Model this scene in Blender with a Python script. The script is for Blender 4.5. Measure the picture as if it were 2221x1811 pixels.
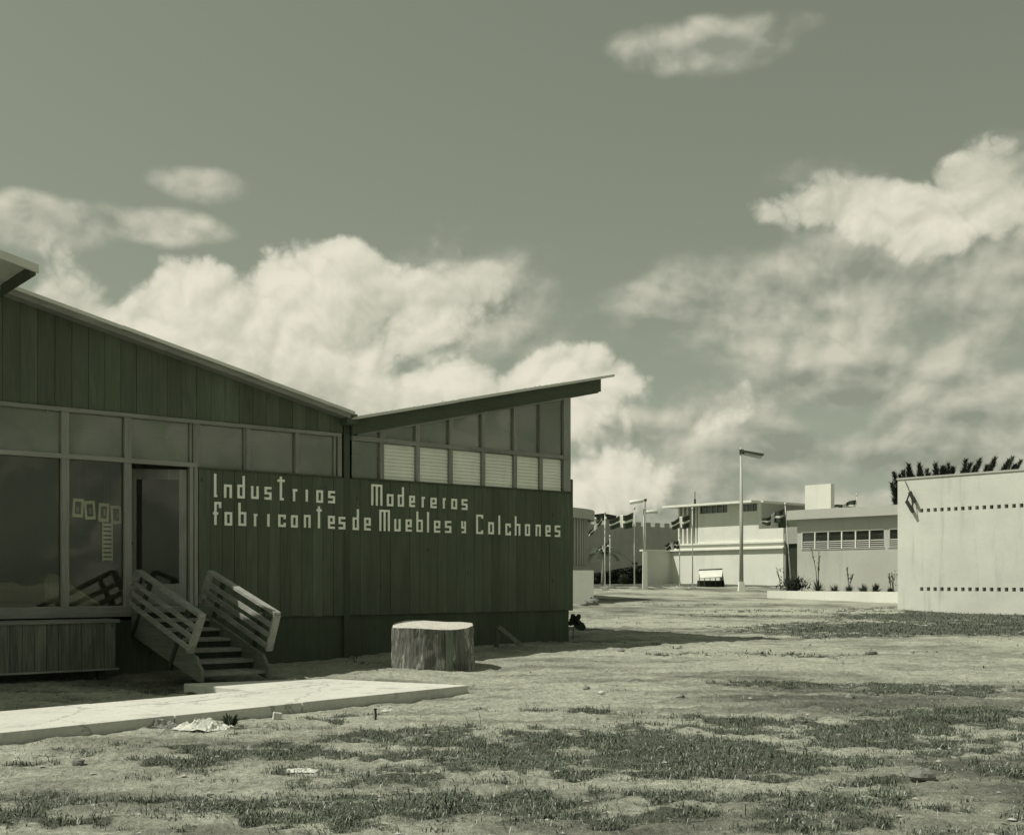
import bpy, math, random
import numpy as np
from mathutils import Vector, Matrix

random.seed(7)
RNG = np.random.default_rng(7)
for o in list(bpy.data.objects):
    bpy.data.objects.remove(o)
SC = bpy.context.scene
COL = SC.collection
R = math.radians

# ------------------------------------------------------------------ camera
FPX, CX, HY, EYE = 2500.0, 1110.5, 1258.0, 1.5      # pinhole of the photograph
cam_d = bpy.data.cameras.new('camera')
cam = bpy.data.objects.new('camera', cam_d)
COL.objects.link(cam)
cam.location = (0, 0, EYE)
cam.rotation_euler = (R(90), 0, 0)
cam_d.sensor_fit = 'HORIZONTAL'
cam_d.sensor_width = 36.0
cam_d.lens = 36.0 * FPX / 2221.0
cam_d.shift_y = (HY - 905.5) / 2221.0
cam_d.clip_end = 5000
SC.camera = cam

# ------------------------------------------------------------------ light
SUNV = Vector((-3.75, -0.5, 5.6)).normalized()        # towards the sun
SUN_EL = math.asin(SUNV.z)
SUN_AZ = math.atan2(SUNV.x, SUNV.y)                  # clockwise from +Y
sd = bpy.data.lights.new('sun', 'SUN')
sd.energy = 4.4
sd.angle = R(0.5)
sd.color = (1.0, 0.965, 0.86)
sun = bpy.data.objects.new('sun', sd)
COL.objects.link(sun)
sun.rotation_euler = (-SUNV).to_track_quat('-Z', 'Y').to_euler()
sun.location = SUNV * 60

SC.view_settings.view_transform = 'Standard'
SC.view_settings.look = 'None'
SC.view_settings.exposure = 0.0
SC.view_settings.gamma = 1.0
SC.cycles.max_bounces = 6
SC.cycles.diffuse_bounces = 3
SC.cycles.glossy_bounces = 2
SC.cycles.transparent_max_bounces = 10
SC.cycles.adaptive_threshold = 0.025
SC.cycles.sample_clamp_indirect = 4


class NT:
    """small helper around a node tree"""
    def __init__(s, nt):
        s.nt = nt

    def node(s, typ, **kw):
        n = s.nt.nodes.new(typ)
        for k, v in kw.items():
            setattr(n, k, v)
        return n

    def inp(s, sock, v):
        if v is None:
            return
        if hasattr(v, 'links'):
            s.nt.links.new(v, sock)
        else:
            if isinstance(v, (tuple, list)) and len(v) == 3 and sock.type == 'RGBA':
                v = (*v, 1)
            sock.default_value = v

    def math(s, op, a, b=None, c=None, clamp=False):
        n = s.node('ShaderNodeMath', operation=op, use_clamp=clamp)
        for i, v in enumerate((a, b, c)):
            s.inp(n.inputs[i], v)
        return n.outputs[0]

    def vmath(s, op, a, b=None, out=0):
        n = s.node('ShaderNodeVectorMath', operation=op)
        s.inp(n.inputs[0], a)
        s.inp(n.inputs[1], b)
        return n.outputs[out]

    def scale(s, a, k):
        n = s.node('ShaderNodeVectorMath', operation='SCALE')
        s.inp(n.inputs[0], a)
        s.inp(n.inputs['Scale'], k)
        return n.outputs[0]

    def noise(s, vec, scale, detail=4, rough=.5, dist=0.0, out=0, lac=2.0):
        n = s.node('ShaderNodeTexNoise')
        s.inp(n.inputs['Vector'], vec)
        n.inputs['Scale'].default_value = scale
        n.inputs['Detail'].default_value = detail
        n.inputs['Roughness'].default_value = rough
        n.inputs['Distortion'].default_value = dist
        n.inputs['Lacunarity'].default_value = lac
        return n.outputs[out]

    def ramp(s, v, lo, hi, a=0.0, b=1.0, smooth=True):
        n = s.node('ShaderNodeMapRange', interpolation_type='SMOOTHSTEP' if smooth else 'LINEAR')
        s.inp(n.inputs[0], v)
        for i, x in enumerate((lo, hi, a, b)):
            s.inp(n.inputs[1 + i], x)
        return n.outputs[0]

    def mix(s, f, a, b, blend='MIX'):
        n = s.node('ShaderNodeMix', data_type='RGBA', blend_type=blend)
        s.inp(n.inputs[0], f)
        s.inp(n.inputs[6], a)
        s.inp(n.inputs[7], b)
        return n.outputs[2]

    def sep(s, v):
        n = s.node('ShaderNodeSeparateXYZ')
        s.inp(n.inputs[0], v)
        return n.outputs

    def comb(s, x, y, z):
        n = s.node('ShaderNodeCombineXYZ')
        for i, v in enumerate((x, y, z)):
            s.inp(n.inputs[i], v)
        return n.outputs[0]


GEN_T = 0.57


def px_azel(px, py):
    x, y, z = (px - CX) / FPX, 1.0, (HY - py) / FPX
    return math.atan2(x, y), math.asin(z / math.sqrt(x * x + y * y + z * z))


# ------------------------------------------------------------------ sky
def build_world():
    w = bpy.data.worlds.new('World')
    SC.world = w
    w.use_nodes = True
    nt = w.node_tree
    nt.nodes.clear()
    n = NT(nt)
    out = n.node('ShaderNodeOutputWorld')
    bg = n.node('ShaderNodeBackground')
    bg.inputs['Strength'].default_value = 0.1
    nt.links.new(bg.outputs[0], out.inputs[0])
    sky = n.node('ShaderNodeTexSky', sky_type='NISHITA')
    sky.sun_disc = False
    sky.sun_elevation = SUN_EL
    sky.sun_rotation = SUN_AZ
    sky.air_density = 1.0
    sky.dust_density = 1.5
    # black-and-white film behind a yellow filter, printed on warm toned paper
    sep = n.node('ShaderNodeSeparateColor')
    nt.links.new(sky.outputs[0], sep.inputs[0])
    lum = n.math('ADD', n.math('MULTIPLY', sep.outputs[0], 0.55),
                 n.math('ADD', n.math('MULTIPLY', sep.outputs[1], 0.38), n.math('MULTIPLY', sep.outputs[2], 0.07)))
    lum = n.math('MULTIPLY', n.math('POWER', lum, 0.60), 1.62)
    skyc = n.vmath('MULTIPLY', n.comb(lum, lum, lum), (0.90, 1.0, 0.77))

    d = n.vmath('NORMALIZE', n.node('ShaderNodeTexCoord').outputs['Generated'])
    dx, dy, dz = n.sep(d)
    az = n.math('ARCTAN2', dx, dy)
    el = n.math('ARCSINE', dz)
    warp = n.scale(n.vmath('SUBTRACT', n.noise(d, 9.0, 2, .45, out=1), (.5, .5, .5)), 0.026)
    p = n.vmath('ADD', d, warp)
    off = SUNV * 0.010

    def billow(q, octs, k=13.0):
        """rounded heaps: folded noise, octave by octave"""
        acc, amp = None, 1.0
        for i in range(octs):
            v = n.math('ABSOLUTE', n.math('MULTIPLY_ADD', n.noise(q, k * 2.1 ** i, 0, .5), 2.0 * amp, -amp))
            acc = v if acc is None else n.math('ADD', acc, v)
            amp *= .47
        return n.math('SUBTRACT', acc, .39)

    n0 = n.noise(p, 8.0, 3, .55)
    n1 = n.math('ADD', n.math('MULTIPLY', n.math('SUBTRACT', n0, .5), 1.0), billow(p, 6))
    ps = n.vmath('ADD', p, tuple(off))
    n1s = n.math('ADD', n.math('MULTIPLY', n.math('SUBTRACT', n.noise(ps, 8.0, 3, .55), .5), 1.0), billow(ps, 4))
    st = (1, 1, 2.0)
    n2 = n.noise(n.vmath('ADD', n.vmath('MULTIPLY', p, st), (3.1, 1.7, 5.2)), 7.5, 5, .46)
    n2s = n.noise(n.vmath('ADD', n.vmath('MULTIPLY', n.vmath('ADD', p, tuple(off * 1.3)), st), (3.1, 1.7, 5.2)), 7.5, 4, .46)

    def blob(x, y, rx, ry):
        a0, e0 = px_azel(x, y)
        ra, re = rx / FPX, ry / FPX
        da = n.math('MULTIPLY', n.math('SUBTRACT', az, a0), 1 / ra)
        de = n.math('MULTIPLY', n.math('SUBTRACT', el, e0), 1 / re)
        r2 = n.math('ADD', n.math('MULTIPLY', da, da), n.math('MULTIPLY', de, de))
        return n.math('SUBTRACT', 1.0, n.math('SQRT', r2))

    def union(bl):
        acc = None
        for b in bl:
            f = blob(*b)
            acc = f if acc is None else n.math('SMOOTH_MAX', acc, f, 0.25)
        return acc

    # bright cumulus (pixel of the photograph: centre and half axes)
    cum = union([(330, 880, 640, 250), (620, 740, 420, 190), (850, 640, 330, 100), (60, 870, 380, 240), (200, 720, 200, 90),
                 (950, 880, 520, 120), (1230, 850, 240, 100),
                 (1850, 440, 200, 75), (2110, 445, 260, 90),
                 (1320, 1060, 190, 110)])
    gre = union([(1000, 670, 260, 150), (1620, 650, 340, 160), (1880, 600, 360, 200), (2150, 600, 300, 250),
                 (1480, 930, 330, 120), (1840, 830, 260, 70), (2150, 880, 280, 130), (1700, 990, 260, 90), (1960, 1000, 300, 90), (1800, 1090, 460, 90),
                 (1470, 110, 250, 55), (440, 395, 130, 42), (330, 490, 140, 40), (90, 485, 190, 50), (1420, 1080, 300, 140)])
    # the same kind of broken cumulus all round the rest of the sky
    fm = n.math('MULTIPLY', blob(1110, 700, 1900, 1250), 4.0, clamp=True)
    gen = n.math('SUBTRACT', n.math('MULTIPLY', n.math('SUBTRACT', n.noise(n.vmath('MULTIPLY', d, (1, 1, 1.6)), 3.1, 3, .5), GEN_T), 5.0),
                 n.math('MULTIPLY', fm, 4.0))
    cum = n.math('MAXIMUM', cum, gen)
    fld1 = n.math('ADD', cum, n.math('MULTIPLY', n1, 0.85))
    nn2 = n.math('MULTIPLY_ADD', n.math('SUBTRACT', n2, .5), 1.7, n.math('MULTIPLY', n1, .35))
    nn2s = n.math('MULTIPLY_ADD', n.math('SUBTRACT', n2s, .5), 1.7, n.math('MULTIPLY', n1s, .35))
    fld2 = n.math('ADD', gre, nn2)
    den1 = n.math('MULTIPLY', n.ramp(fld1, 0.08, 0.36), n.ramp(fld1, 0.0, 0.7, 0.70, 1.0))
    den2 = n.math('MULTIPLY', n.ramp(fld2, 0.0, 0.62), 0.92)
    rel1 = n.math('MULTIPLY_ADD', n.math('SUBTRACT', n1, n1s), 1.15, 0.60, clamp=True)
    rel2 = n.math('MULTIPLY_ADD', n.math('SUBTRACT', nn2, nn2s), 2.6, 0.40, clamp=True)
    body = n.ramp(n.noise(p, 5.0, 2, .5), .35, .65, -.22, 0.26)
    c1 = n.mix(n.math('ADD', rel1, body, clamp=True), (4.3, 4.4, 3.45), (7.9, 7.55, 6.2))
    c2 = n.mix(rel2, (2.7, 2.9, 2.25), (6.4, 6.2, 5.0))
    col = n.mix(den2, skyc, c2)
    col = n.mix(den1, col, c1)
    nt.links.new(col, bg.inputs[0])
    w.cycles.sampling_method = 'MANUAL'
    w.cycles.sample_map_resolution = 256


build_world()


# ------------------------------------------------------------------ materials
def tone(v, g=0.0):
    """neutral value of the toned print, as a base colour"""
    k = min(1.0, max(0.0, (0.20 - v) / 0.10))          # the darks of the print are green
    return (v * (0.985 - .16 * k), v * (1 + .02 * k), v * (0.90 - .20 * k))


def new_mat(name):
    m = bpy.data.materials.new(name)
    m.use_nodes = True
    n = NT(m.node_tree)
    b = m.node_tree.nodes['Principled BSDF']
    return m, n, b


def plaster(name, v, var=.10, rough=.85, bump=.25, stain=.12, scale=1.0, spec=.2):
    m, n, b = new_mat(name)
    pos = n.node('ShaderNodeNewGeometry').outputs['Position']
    a = n.noise(pos, .55 * scale, 6, .6)
    st = n.noise(n.vmath('MULTIPLY', pos, (2.2, 2.2, .22)), 1.3 * scale, 5, .6)
    fine = n.noise(pos, 22 * scale, 4, .6)
    k = n.math('ADD', n.ramp(a, .3, .7, 1 - var, 1 + var, False), n.ramp(fine, .3, .7, -.04, .04, False))
    k = n.math('MULTIPLY', k, n.ramp(st, .52, .74, 1.0, 1.0 - stain))
    c = n.vmath('MULTIPLY', n.comb(k, k, k), tone(v))
    n.inp(b.inputs['Base Color'], c)
    b.inputs['Roughness'].default_value = rough
    b.inputs['Specular IOR Level'].default_value = spec
    bp = n.node('ShaderNodeBump')
    bp.inputs['Strength'].default_value = bump
    bp.inputs['Distance'].default_value = .02
    n.inp(bp.inputs['Height'], n.noise(pos, 9 * scale, 6, .65))
    n.inp(b.inputs['Normal'], bp.outputs[0])
    return m


def wood(name, v, var=.35, axis='z', rough=.75, knots=.5, fine=60, spec=.25):
    m, n, b = new_mat(name)
    tc = n.node('ShaderNodeTexCoord').outputs['Object']
    pos = n.node('ShaderNodeNewGeometry').outputs['Position']
    rnd = n.node('ShaderNodeObjectInfo').outputs['Random']
    sh = n.scale((17.3, 9.1, 31.7), rnd)
    st = {'z': (1, 1, .035), 'x': (.035, 1, 1), 'y': (1, .035, 1)}[axis]
    q = n.vmath('ADD', tc if axis != 'z' else pos, sh)
    g = n.noise(n.vmath('MULTIPLY', q, st), fine, 5, .6, .6)
    g2 = n.noise(n.vmath('MULTIPLY', q, tuple(max(x, .12) for x in st)), 7, 4, .55, .8)
    wear = n.noise(n.vmath('MULTIPLY', pos, (1, 1, .3)), 1.1, 5, .6)
    k = n.math('MULTIPLY', n.ramp(g, .28, .72, 1 - var, 1 + var, False), n.ramp(g2, .3, .7, 1 - var * .6, 1 + var * .6, False))
    k = n.math('MULTIPLY', k, n.ramp(wear, .3, .7, .84, 1.16, False))
    k = n.math('MULTIPLY', k, n.ramp(rnd, 0, 1, .86, 1.14, False))
    kn = n.node('ShaderNodeTexVoronoi')
    n.inp(kn.inputs['Vector'], n.vmath('MULTIPLY', q, tuple(2.2 if x == 1 else .9 for x in st)))
    kn.inputs['Scale'].default_value = 1.6
    k = n.math('MULTIPLY', k, n.ramp(kn.outputs[0], .03, .10, 1 - knots, 1.0))
    c = n.vmath('MULTIPLY', n.comb(k, k, k), tone(v))
    n.inp(b.inputs['Base Color'], c)
    b.inputs['Roughness'].default_value = rough
    b.inputs['Specular IOR Level'].default_value = spec
    bp = n.node('ShaderNodeBump')
    bp.inputs['Strength'].default_value = .35
    bp.inputs['Distance'].default_value = .004
    n.inp(bp.inputs['Height'], g)
    n.inp(b.inputs['Normal'], bp.outputs[0])
    return m


def plain(name, v, rough=.6, metal=0.0, var=.08, spec=.3):
    m, n, b = new_mat(name)
    pos = n.node('ShaderNodeNewGeometry').outputs['Position']
    k = n.ramp(n.noise(pos, 3.0, 5, .6), .3, .7, 1 - var, 1 + var, False)
    rnd = n.node('ShaderNodeObjectInfo').outputs['Random']
    k = n.math('MULTIPLY', k, n.ramp(rnd, 0, 1, .92, 1.08, False))
    n.inp(b.inputs['Base Color'], n.vmath('MULTIPLY', n.comb(k, k, k), tone(v)))
    b.inputs['Roughness'].default_value = rough
    b.inputs['Metallic'].default_value = metal
    b.inputs['Specular IOR Level'].default_value = spec
    return m


def glass(name, dust=.10, tint=.75, refl=1.9):
    m = bpy.data.materials.new(name)
    m.use_nodes = True
    nt = m.node_tree
    nt.nodes.clear()
    n = NT(nt)
    out = n.node('ShaderNodeOutputMaterial')
    tr = n.node('ShaderNodeBsdfTransparent')
    tr.inputs[0].default_value = (*tone(tint), 1)
    gl = n.node('ShaderNodeBsdfGlossy')
    gl.inputs['Roughness'].default_value = .015
    fr = n.node('ShaderNodeFresnel')
    fr.inputs[0].default_value = 1.52
    pos = n.node('ShaderNodeNewGeometry').outputs['Position']
    bp = n.node('ShaderNodeBump')
    bp.inputs['Strength'].default_value = .12
    bp.inputs['Distance'].default_value = .02
    n.inp(bp.inputs['Height'], n.noise(pos, 1.1, 2, .5))
    n.inp(gl.inputs['Normal'], bp.outputs[0])
    a = n.node('ShaderNodeMixShader')
    n.inp(a.inputs[0], n.math('MULTIPLY', fr.outputs[0], refl, clamp=True))
    nt.links.new(tr.outputs[0], a.inputs[1])
    nt.links.new(gl.outputs[0], a.inputs[2])
    df = n.node('ShaderNodeBsdfDiffuse')
    df.inputs[0].default_value = (.49, .55, .44, 1)
    b = n.node('ShaderNodeMixShader')
    n.inp(b.inputs[0], n.ramp(n.noise(n.vmath('MULTIPLY', pos, (1, 1, .6)), 1.7, 6, .6), .3, .75, dust * .8, dust * 1.25))
    nt.links.new(a.outputs[0], b.inputs[1])
    nt.links.new(df.outputs[0], b.inputs[2])
    nt.links.new(b.outputs[0], out.inputs[0])
    return m


M = {}
M['siding'] = wood('stained siding', .108, .20)
M['skirt'] = wood('creosoted skirting', .085, .22)
M['frame'] = wood('weathered window timber', .25, .22, knots=.25)
M['frame_x'] = wood('weathered rail timber', .25, .22, 'x', knots=.25)
M['fascia'] = wood('stained fascia', .085, .2, 'x')
M['rail'] = wood('pale stair timber', .27, .3, 'x', knots=.35)
M['tread'] = wood('trodden stair timber', .23, .3, 'x', knots=.3)
M['stringer'] = wood('stair side timber', .15, .3, 'x', knots=.35)
M['dark_post'] = wood('dark stair post', .05, .25)
M['box_board'] = wood('weathered box board', .15, .45, knots=.5)
M['drip'] = plain('pale metal edge', .62, .5)
M['roof_felt'] = plaster('pale mineral roofing', .5, .2, .95, .6, .2, 4)
M['letter'] = plaster('white letter paint', .95, .05, .6, .08, .08, 3)
M['picture_mount'] = plaster('pale picture mount', .9, .08, .7)
M['glass'] = glass('window glass', .24, .6)
M['glass_clear'] = glass('shop window glass', .012, .88, 1.0)
M['glass_far'] = glass('far glass', .05, .35)
M['slat'] = plaster('white louvre paint', .92, .08, .55, .05, .1, 3)
M['inside'] = plaster('interior board', .32, .15)
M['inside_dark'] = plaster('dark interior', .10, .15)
M['concrete'] = plaster('pale concrete', .60, .13, .9, .35, .15, 2.2)
def concrete_mat():
    m, n, b = new_mat('worn concrete')
    pos = n.node('ShaderNodeNewGeometry').outputs['Position']
    a = n.noise(pos, .9, 6, .62)
    f = n.noise(pos, 16, 6, .7)
    dirt = n.noise(n.vmath('ADD', pos, (3, 7, 0)), 2.6, 7, .7)
    v = n.math('MULTIPLY', n.ramp(a, .3, .7, .50, .60, False), n.ramp(f, .3, .7, .88, 1.08, False))
    v = n.math('MULTIPLY', v, n.ramp(dirt, .54, .70, 1.0, .66))
    w = n.vmath('ADD', pos, n.scale(n.vmath('SUBTRACT', n.noise(pos, 3, 4, .6, out=1), (.5, .5, .5)), .5))
    vo = n.node('ShaderNodeTexVoronoi', feature='DISTANCE_TO_EDGE')
    n.inp(vo.inputs['Vector'], n.vmath('MULTIPLY', w, (1, 1, 0)))
    vo.inputs['Scale'].default_value = .45
    v = n.math('MULTIPLY', v, n.ramp(vo.outputs[0], .002, .007, .62, 1.0))
    n.inp(b.inputs['Base Color'], n.vmath('MULTIPLY', n.comb(v, v, v), (1, 1, .90)))
    b.inputs['Roughness'].default_value = .92
    b.inputs['Specular IOR Level'].default_value = .2
    bp = n.node('ShaderNodeBump')
    bp.inputs['Strength'].default_value = .5
    bp.inputs['Distance'].default_value = .015
    n.inp(bp.inputs['Height'], f)
    n.inp(b.inputs['Normal'], bp.outputs[0])
    return m


M['concrete'] = concrete_mat()
M['white'] = plaster('white stucco', .70, .06, .9, .3, .08)
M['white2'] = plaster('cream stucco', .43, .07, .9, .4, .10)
M['white_near'] = plaster('near hall stucco', .59, .10, .9, .22, .22)
M['grey_stucco'] = plaster('grey stucco', .34, .08, .9, .3, .10)
M['castle'] = plaster('grey rough stone render', .33, .12, .95, .4, .12)
M['trim'] = plain('white trim', .74)
M['pole'] = plain('painted pole', .55, .45)
M['pole_grey'] = plain('galvanised pole', .42, .45)
M['lamp_metal'] = plain('dull lamp metal', .10, .5)
M['lamp_white'] = plain('white enamel lamp', .7, .35)
M['flag_dark'] = plain('dark flag cloth', .055, .9)
M['flag_white'] = plain('white flag cloth', .68, .9)
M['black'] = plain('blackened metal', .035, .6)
M['paper'] = plaster('paper scrap', .6, .12, .8, .3, .2, 8)
M['pebble'] = plaster('pale pebble', .42, .25, .95, .5, .2, 9)
M['stone'] = plaster('field stone', .27, .25, .95, .8, .2, 9)
M['stalk'] = plain('dry stalk', .13, .9, var=.3)
M['dirt_dark'] = plaster('planter earth', .2, .2, .95, .8, .2, 3)


def leaf_mat(name, v, var=.35, transl=.25):
    m, n, b = new_mat(name)
    pos = n.node('ShaderNodeNewGeometry').outputs['Position']
    k = n.ramp(n.noise(pos, 2.3, 5, .65), .25, .75, 1 - var, 1 + var, False)
    k = n.math('MULTIPLY', k, n.ramp(n.noise(pos, 40, 2, .5), .3, .7, .6, 1.4, False))
    n.inp(b.inputs['Base Color'], n.vmath('MULTIPLY', n.comb(k, k, k), tone(v)))
    b.inputs['Roughness'].default_value = .7
    b.inputs['Specular IOR Level'].default_value = .25
    return m


M['grass'] = leaf_mat('short grass', .12, .55)
M['grass_dry'] = leaf_mat('dry grass', .34, .3)
M['leaf_dark'] = leaf_mat('dark leaves', .035)
M['leaf'] = leaf_mat('leaves', .075)
M['needles'] = leaf_mat('needles', .045)


def bark_mat():
    m, n, b = new_mat('stump bark')
    tc = n.node('ShaderNodeTexCoord').outputs['Object']
    x, y, z = n.sep(tc)
    ang = n.math('ARCTAN2', y, x)
    q = n.comb(n.math('MULTIPLY', n.math('COSINE', ang), 1.2), n.math('MULTIPLY', n.math('SINE', ang), 1.2), n.math('MULTIPLY', z, .55))
    patch = n.noise(n.vmath('ADD', q, (1.3, .4, 0)), 1.9, 4, .6, .5)
    rough = n.noise(n.vmath('MULTIPLY', q, (1, 1, .6)), 20, 6, .7, .4)
    fib = n.noise(n.vmath('MULTIPLY', q, (1, 1, .12)), 30, 5, .6)
    bk = n.ramp(rough, .36, .62, .03, .55, False)
    wd = n.ramp(fib, .3, .7, .06, .20, False)
    f = n.ramp(patch, .44, .53)
    v = n.math('ADD', n.math('MULTIPLY', bk, n.math('SUBTRACT', 1.0, f)), n.math('MULTIPLY', wd, f))
    n.inp(b.inputs['Base Color'], n.vmath('MULTIPLY', n.comb(v, v, v), (.985, 1, .87)))
    b.inputs['Roughness'].default_value = .9
    bp = n.node('ShaderNodeBump')
    bp.inputs['Strength'].default_value = .9
    bp.inputs['Distance'].default_value = .03
    n.inp(bp.inputs['Height'], n.math('ADD', rough, n.math('MULTIPLY', f, -.3)))
    n.inp(b.inputs['Normal'], bp.outputs[0])
    return m


def rings_mat():
    m, n, b = new_mat('sawn stump face')
    tc = n.node('ShaderNodeTexCoord').outputs['Object']
    x, y, z = n.sep(tc)
    r = n.math('SQRT', n.math('ADD', n.math('MULTIPLY', x, x), n.math('MULTIPLY', y, y)))
    w = n.math('MULTIPLY_ADD', n.noise(tc, 5, 3), .12, r)
    rg = n.math('SINE', n.math('MULTIPLY', w, 120.0))
    ck = n.noise(tc, 9, 6, .7)
    v = n.math('MULTIPLY', n.math('MULTIPLY_ADD', rg, .07, .50), n.ramp(ck, .3, .7, .75, 1.15, False))
    n.inp(b.inputs['Base Color'], n.vmath('MULTIPLY', n.comb(v, v, v), (1, .98, .86)))
    b.inputs['Roughness'].default_value = .85
    return m


M['bark'] = bark_mat()
M['rings'] = rings_mat()


# ------------------------------------------------------------------ mesh helpers
class MB:
    def __init__(s):
        s.v, s.f, s.m = [], [], []

    def add(s, vs, fs, mi=0):
        b = len(s.v)
        s.v += [tuple(p) for p in vs]
        s.f += [tuple(b + i for i in f) for f in fs]
        s.m += [mi] * len(fs)
        return s

    def hexa(s, p, mi=0):
        return s.add(p, [(0, 3, 2, 1), (4, 5, 6, 7), (0, 1, 5, 4), (1, 2, 6, 5), (2, 3, 7, 6), (3, 0, 4, 7)], mi)

    def box(s, x0, x1, y0, y1, z0, z1, mi=0):
        return s.hexa([(x0, y0, z0), (x1, y0, z0), (x1, y1, z0), (x0, y1, z0),
                       (x0, y0, z1), (x1, y0, z1), (x1, y1, z1), (x0, y1, z1)], mi)

    def prism(s, poly, y0, y1, mi=0):
        """poly of (x, z), counter-clockwise seen from -y, pulled from y0 to y1"""
        k = len(poly)
        vs = [(x, y0, z) for x, z in poly] + [(x, y1, z) for x, z in poly]
        fs = [tuple(range(k)), tuple(reversed(range(k, 2 * k)))]
        fs += [((i + 1) % k, i, k + i, k + (i + 1) % k) for i in range(k)]
        return s.add(vs, fs, mi)

    def slab(s, poly, z0, z1, mi=0):
        k = len(poly)
        vs = [(x, y, z0) for x, y in poly] + [(x, y, z1) for x, y in poly]
        fs = [tuple(reversed(range(k))), tuple(range(k, 2 * k))]
        fs += [(i, (i + 1) % k, k + (i + 1) % k, k + i) for i in range(k)]
        return s.add(vs, fs, mi)

    def beam(s, p, q, w, h, side=None, mi=0):
        p, q = Vector(p), Vector(q)
        d = (q - p).normalized()
        side = Vector(side) if side else d.cross(Vector((0, 0, 1)))
        if side.length < 1e-5:
            side = Vector((1, 0, 0))
        side = (side - d * side.dot(d)).normalized()
        up = side.cross(d).normalized()
        a, b = side * w / 2, up * h / 2
        return s.hexa([p - a - b, p + a - b, q + a - b, q - a - b, p - a + b, p + a + b, q + a + b, q - a + b], mi)

    def tube(s, pts, rad, k=8, cap=True, mi=0):
        pts = [Vector(p) for p in pts]
        if not hasattr(rad, '__len__'):
            rad = [rad] * len(pts)
        base = len(s.v)
        for i, p in enumerate(pts):
            d = (pts[min(i + 1, len(pts) - 1)] - pts[max(i - 1, 0)]).normalized()
            a = d.cross(Vector((0, 0, 1)))
            if a.length < 1e-3:
                a = Vector((1, 0, 0))
            a.normalize()
            b = d.cross(a).normalized()
            for j in range(k):
                t = 2 * math.pi * j / k
                s.v.append(tuple(p + (a * math.cos(t) + b * math.sin(t)) * rad[i]))
        for i in range(len(pts) - 1):
            for j in range(k):
                a, b = base + i * k + j, base + i * k + (j + 1) % k
                s.f.append((a, b, b + k, a + k))
                s.m.append(mi)
        if cap:
            s.f.append(tuple(base + j for j in reversed(range(k))))
            s.f.append(tuple(base + (len(pts) - 1) * k + j for j in range(k)))
            s.m += [mi, mi]
        return s

    def build(s, name, mat, parent=None, smooth=False):
        me = bpy.data.meshes.new(name)
        me.from_pydata(s.v, [], s.f)
        for m in (mat if isinstance(mat, (list, tuple)) else [mat]):
            me.materials.append(m)
        if any(s.m):
            me.polygons.foreach_set('material_index', s.m)
        me.update()
        if smooth:
            me.polygons.foreach_set('use_smooth', [True] * len(me.polygons))
        o = bpy.data.objects.new(name, me)
        COL.objects.link(o)
        if parent:
            o.parent = parent
        return o


def thing(name, label, cat, loc=(0, 0, 0), rz=0.0, group=None):
    o = bpy.data.objects.new(name, None)
    COL.objects.link(o)
    o.location = loc
    o.rotation_euler = (0, 0, rz)
    return tag(o, label, cat, group)


def tag(o, label, cat, group=None):
    o['label'] = label
    o['category'] = cat
    if group:
        o['group'] = group
    return o


def struct(o, kind='structure', label=None):
    o['kind'] = kind
    if label:
        o['label'] = label
    return o


def wall_mesh(mb, x0, x1, z0, z1, holes, y0, y1, mi=0):
    """solid wall from y0 (front) to y1 with real rectangular openings"""
    xs = sorted({x0, x1, *[min(max(h[0], x0), x1) for h in holes], *[min(max(h[1], x0), x1) for h in holes]})
    zs = sorted({z0, z1, *[h[2] for h in holes], *[h[3] for h in holes]})

    def solid(i, j):
        if i < 0 or j < 0 or i >= len(xs) - 1 or j >= len(zs) - 1:
            return False
        cx, cz = (xs[i] + xs[i + 1]) / 2, (zs[j] + zs[j + 1]) / 2
        return not any(h[0] < cx < h[1] and h[2] < cz < h[3] for h in holes)
    for i in range(len(xs) - 1):
        for j in range(len(zs) - 1):
            if not solid(i, j):
                continue
            a, b, c, d = xs[i], xs[i + 1], zs[j], zs[j + 1]
            mb.add([(a, y0, c), (b, y0, c), (b, y0, d), (a, y0, d)], [(0, 1, 2, 3)], mi)
            mb.add([(a, y1, c), (b, y1, c), (b, y1, d), (a, y1, d)], [(3, 2, 1, 0)], mi)
            if not solid(i - 1, j):
                mb.add([(a, y1, c), (a, y0, c), (a, y0, d), (a, y1, d)], [(0, 1, 2, 3)], mi)
            if not solid(i + 1, j):
                mb.add([(b, y0, c), (b, y1, c), (b, y1, d), (b, y0, d)], [(0, 1, 2, 3)], mi)
            if not solid(i, j - 1):
                mb.add([(a, y0, c), (a, y1, c), (b, y1, c), (b, y0, c)], [(0, 1, 2, 3)], mi)
            if not solid(i, j + 1):
                mb.add([(a, y0, d), (b, y0, d), (b, y1, d), (a, y1, d)], [(0, 1, 2, 3)], mi)
    return mb


# ------------------------------------------------------------------ survey of the place
def at(px, py, Y):
    return Vector(((px - CX) / FPX * Y, Y, EYE - (py - HY) / FPX * Y))


def floor_pt(px, py, z=0.0):
    Y = (EYE - z) * FPX / (py - HY)
    return Vector(((px - CX) / FPX * Y, Y, z))


class Plane:
    """vertical plane through P with horizontal direction u; pixel -> (s along u, z)"""
    def __init__(s, P, u):
        s.P, s.u = Vector((P[0], P[1])), Vector((u[0], u[1])).normalized()

    def px(s, x, y):
        r = (x - CX) / FPX
        k = (r * s.P.y - s.P.x) / (s.u.x - r * s.u.y)
        Y = s.P.y + k * s.u.y
        return k, EYE - (y - HY) / FPX * Y

    def s_at(s, x):
        return s.px(x, HY)[0]


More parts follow.
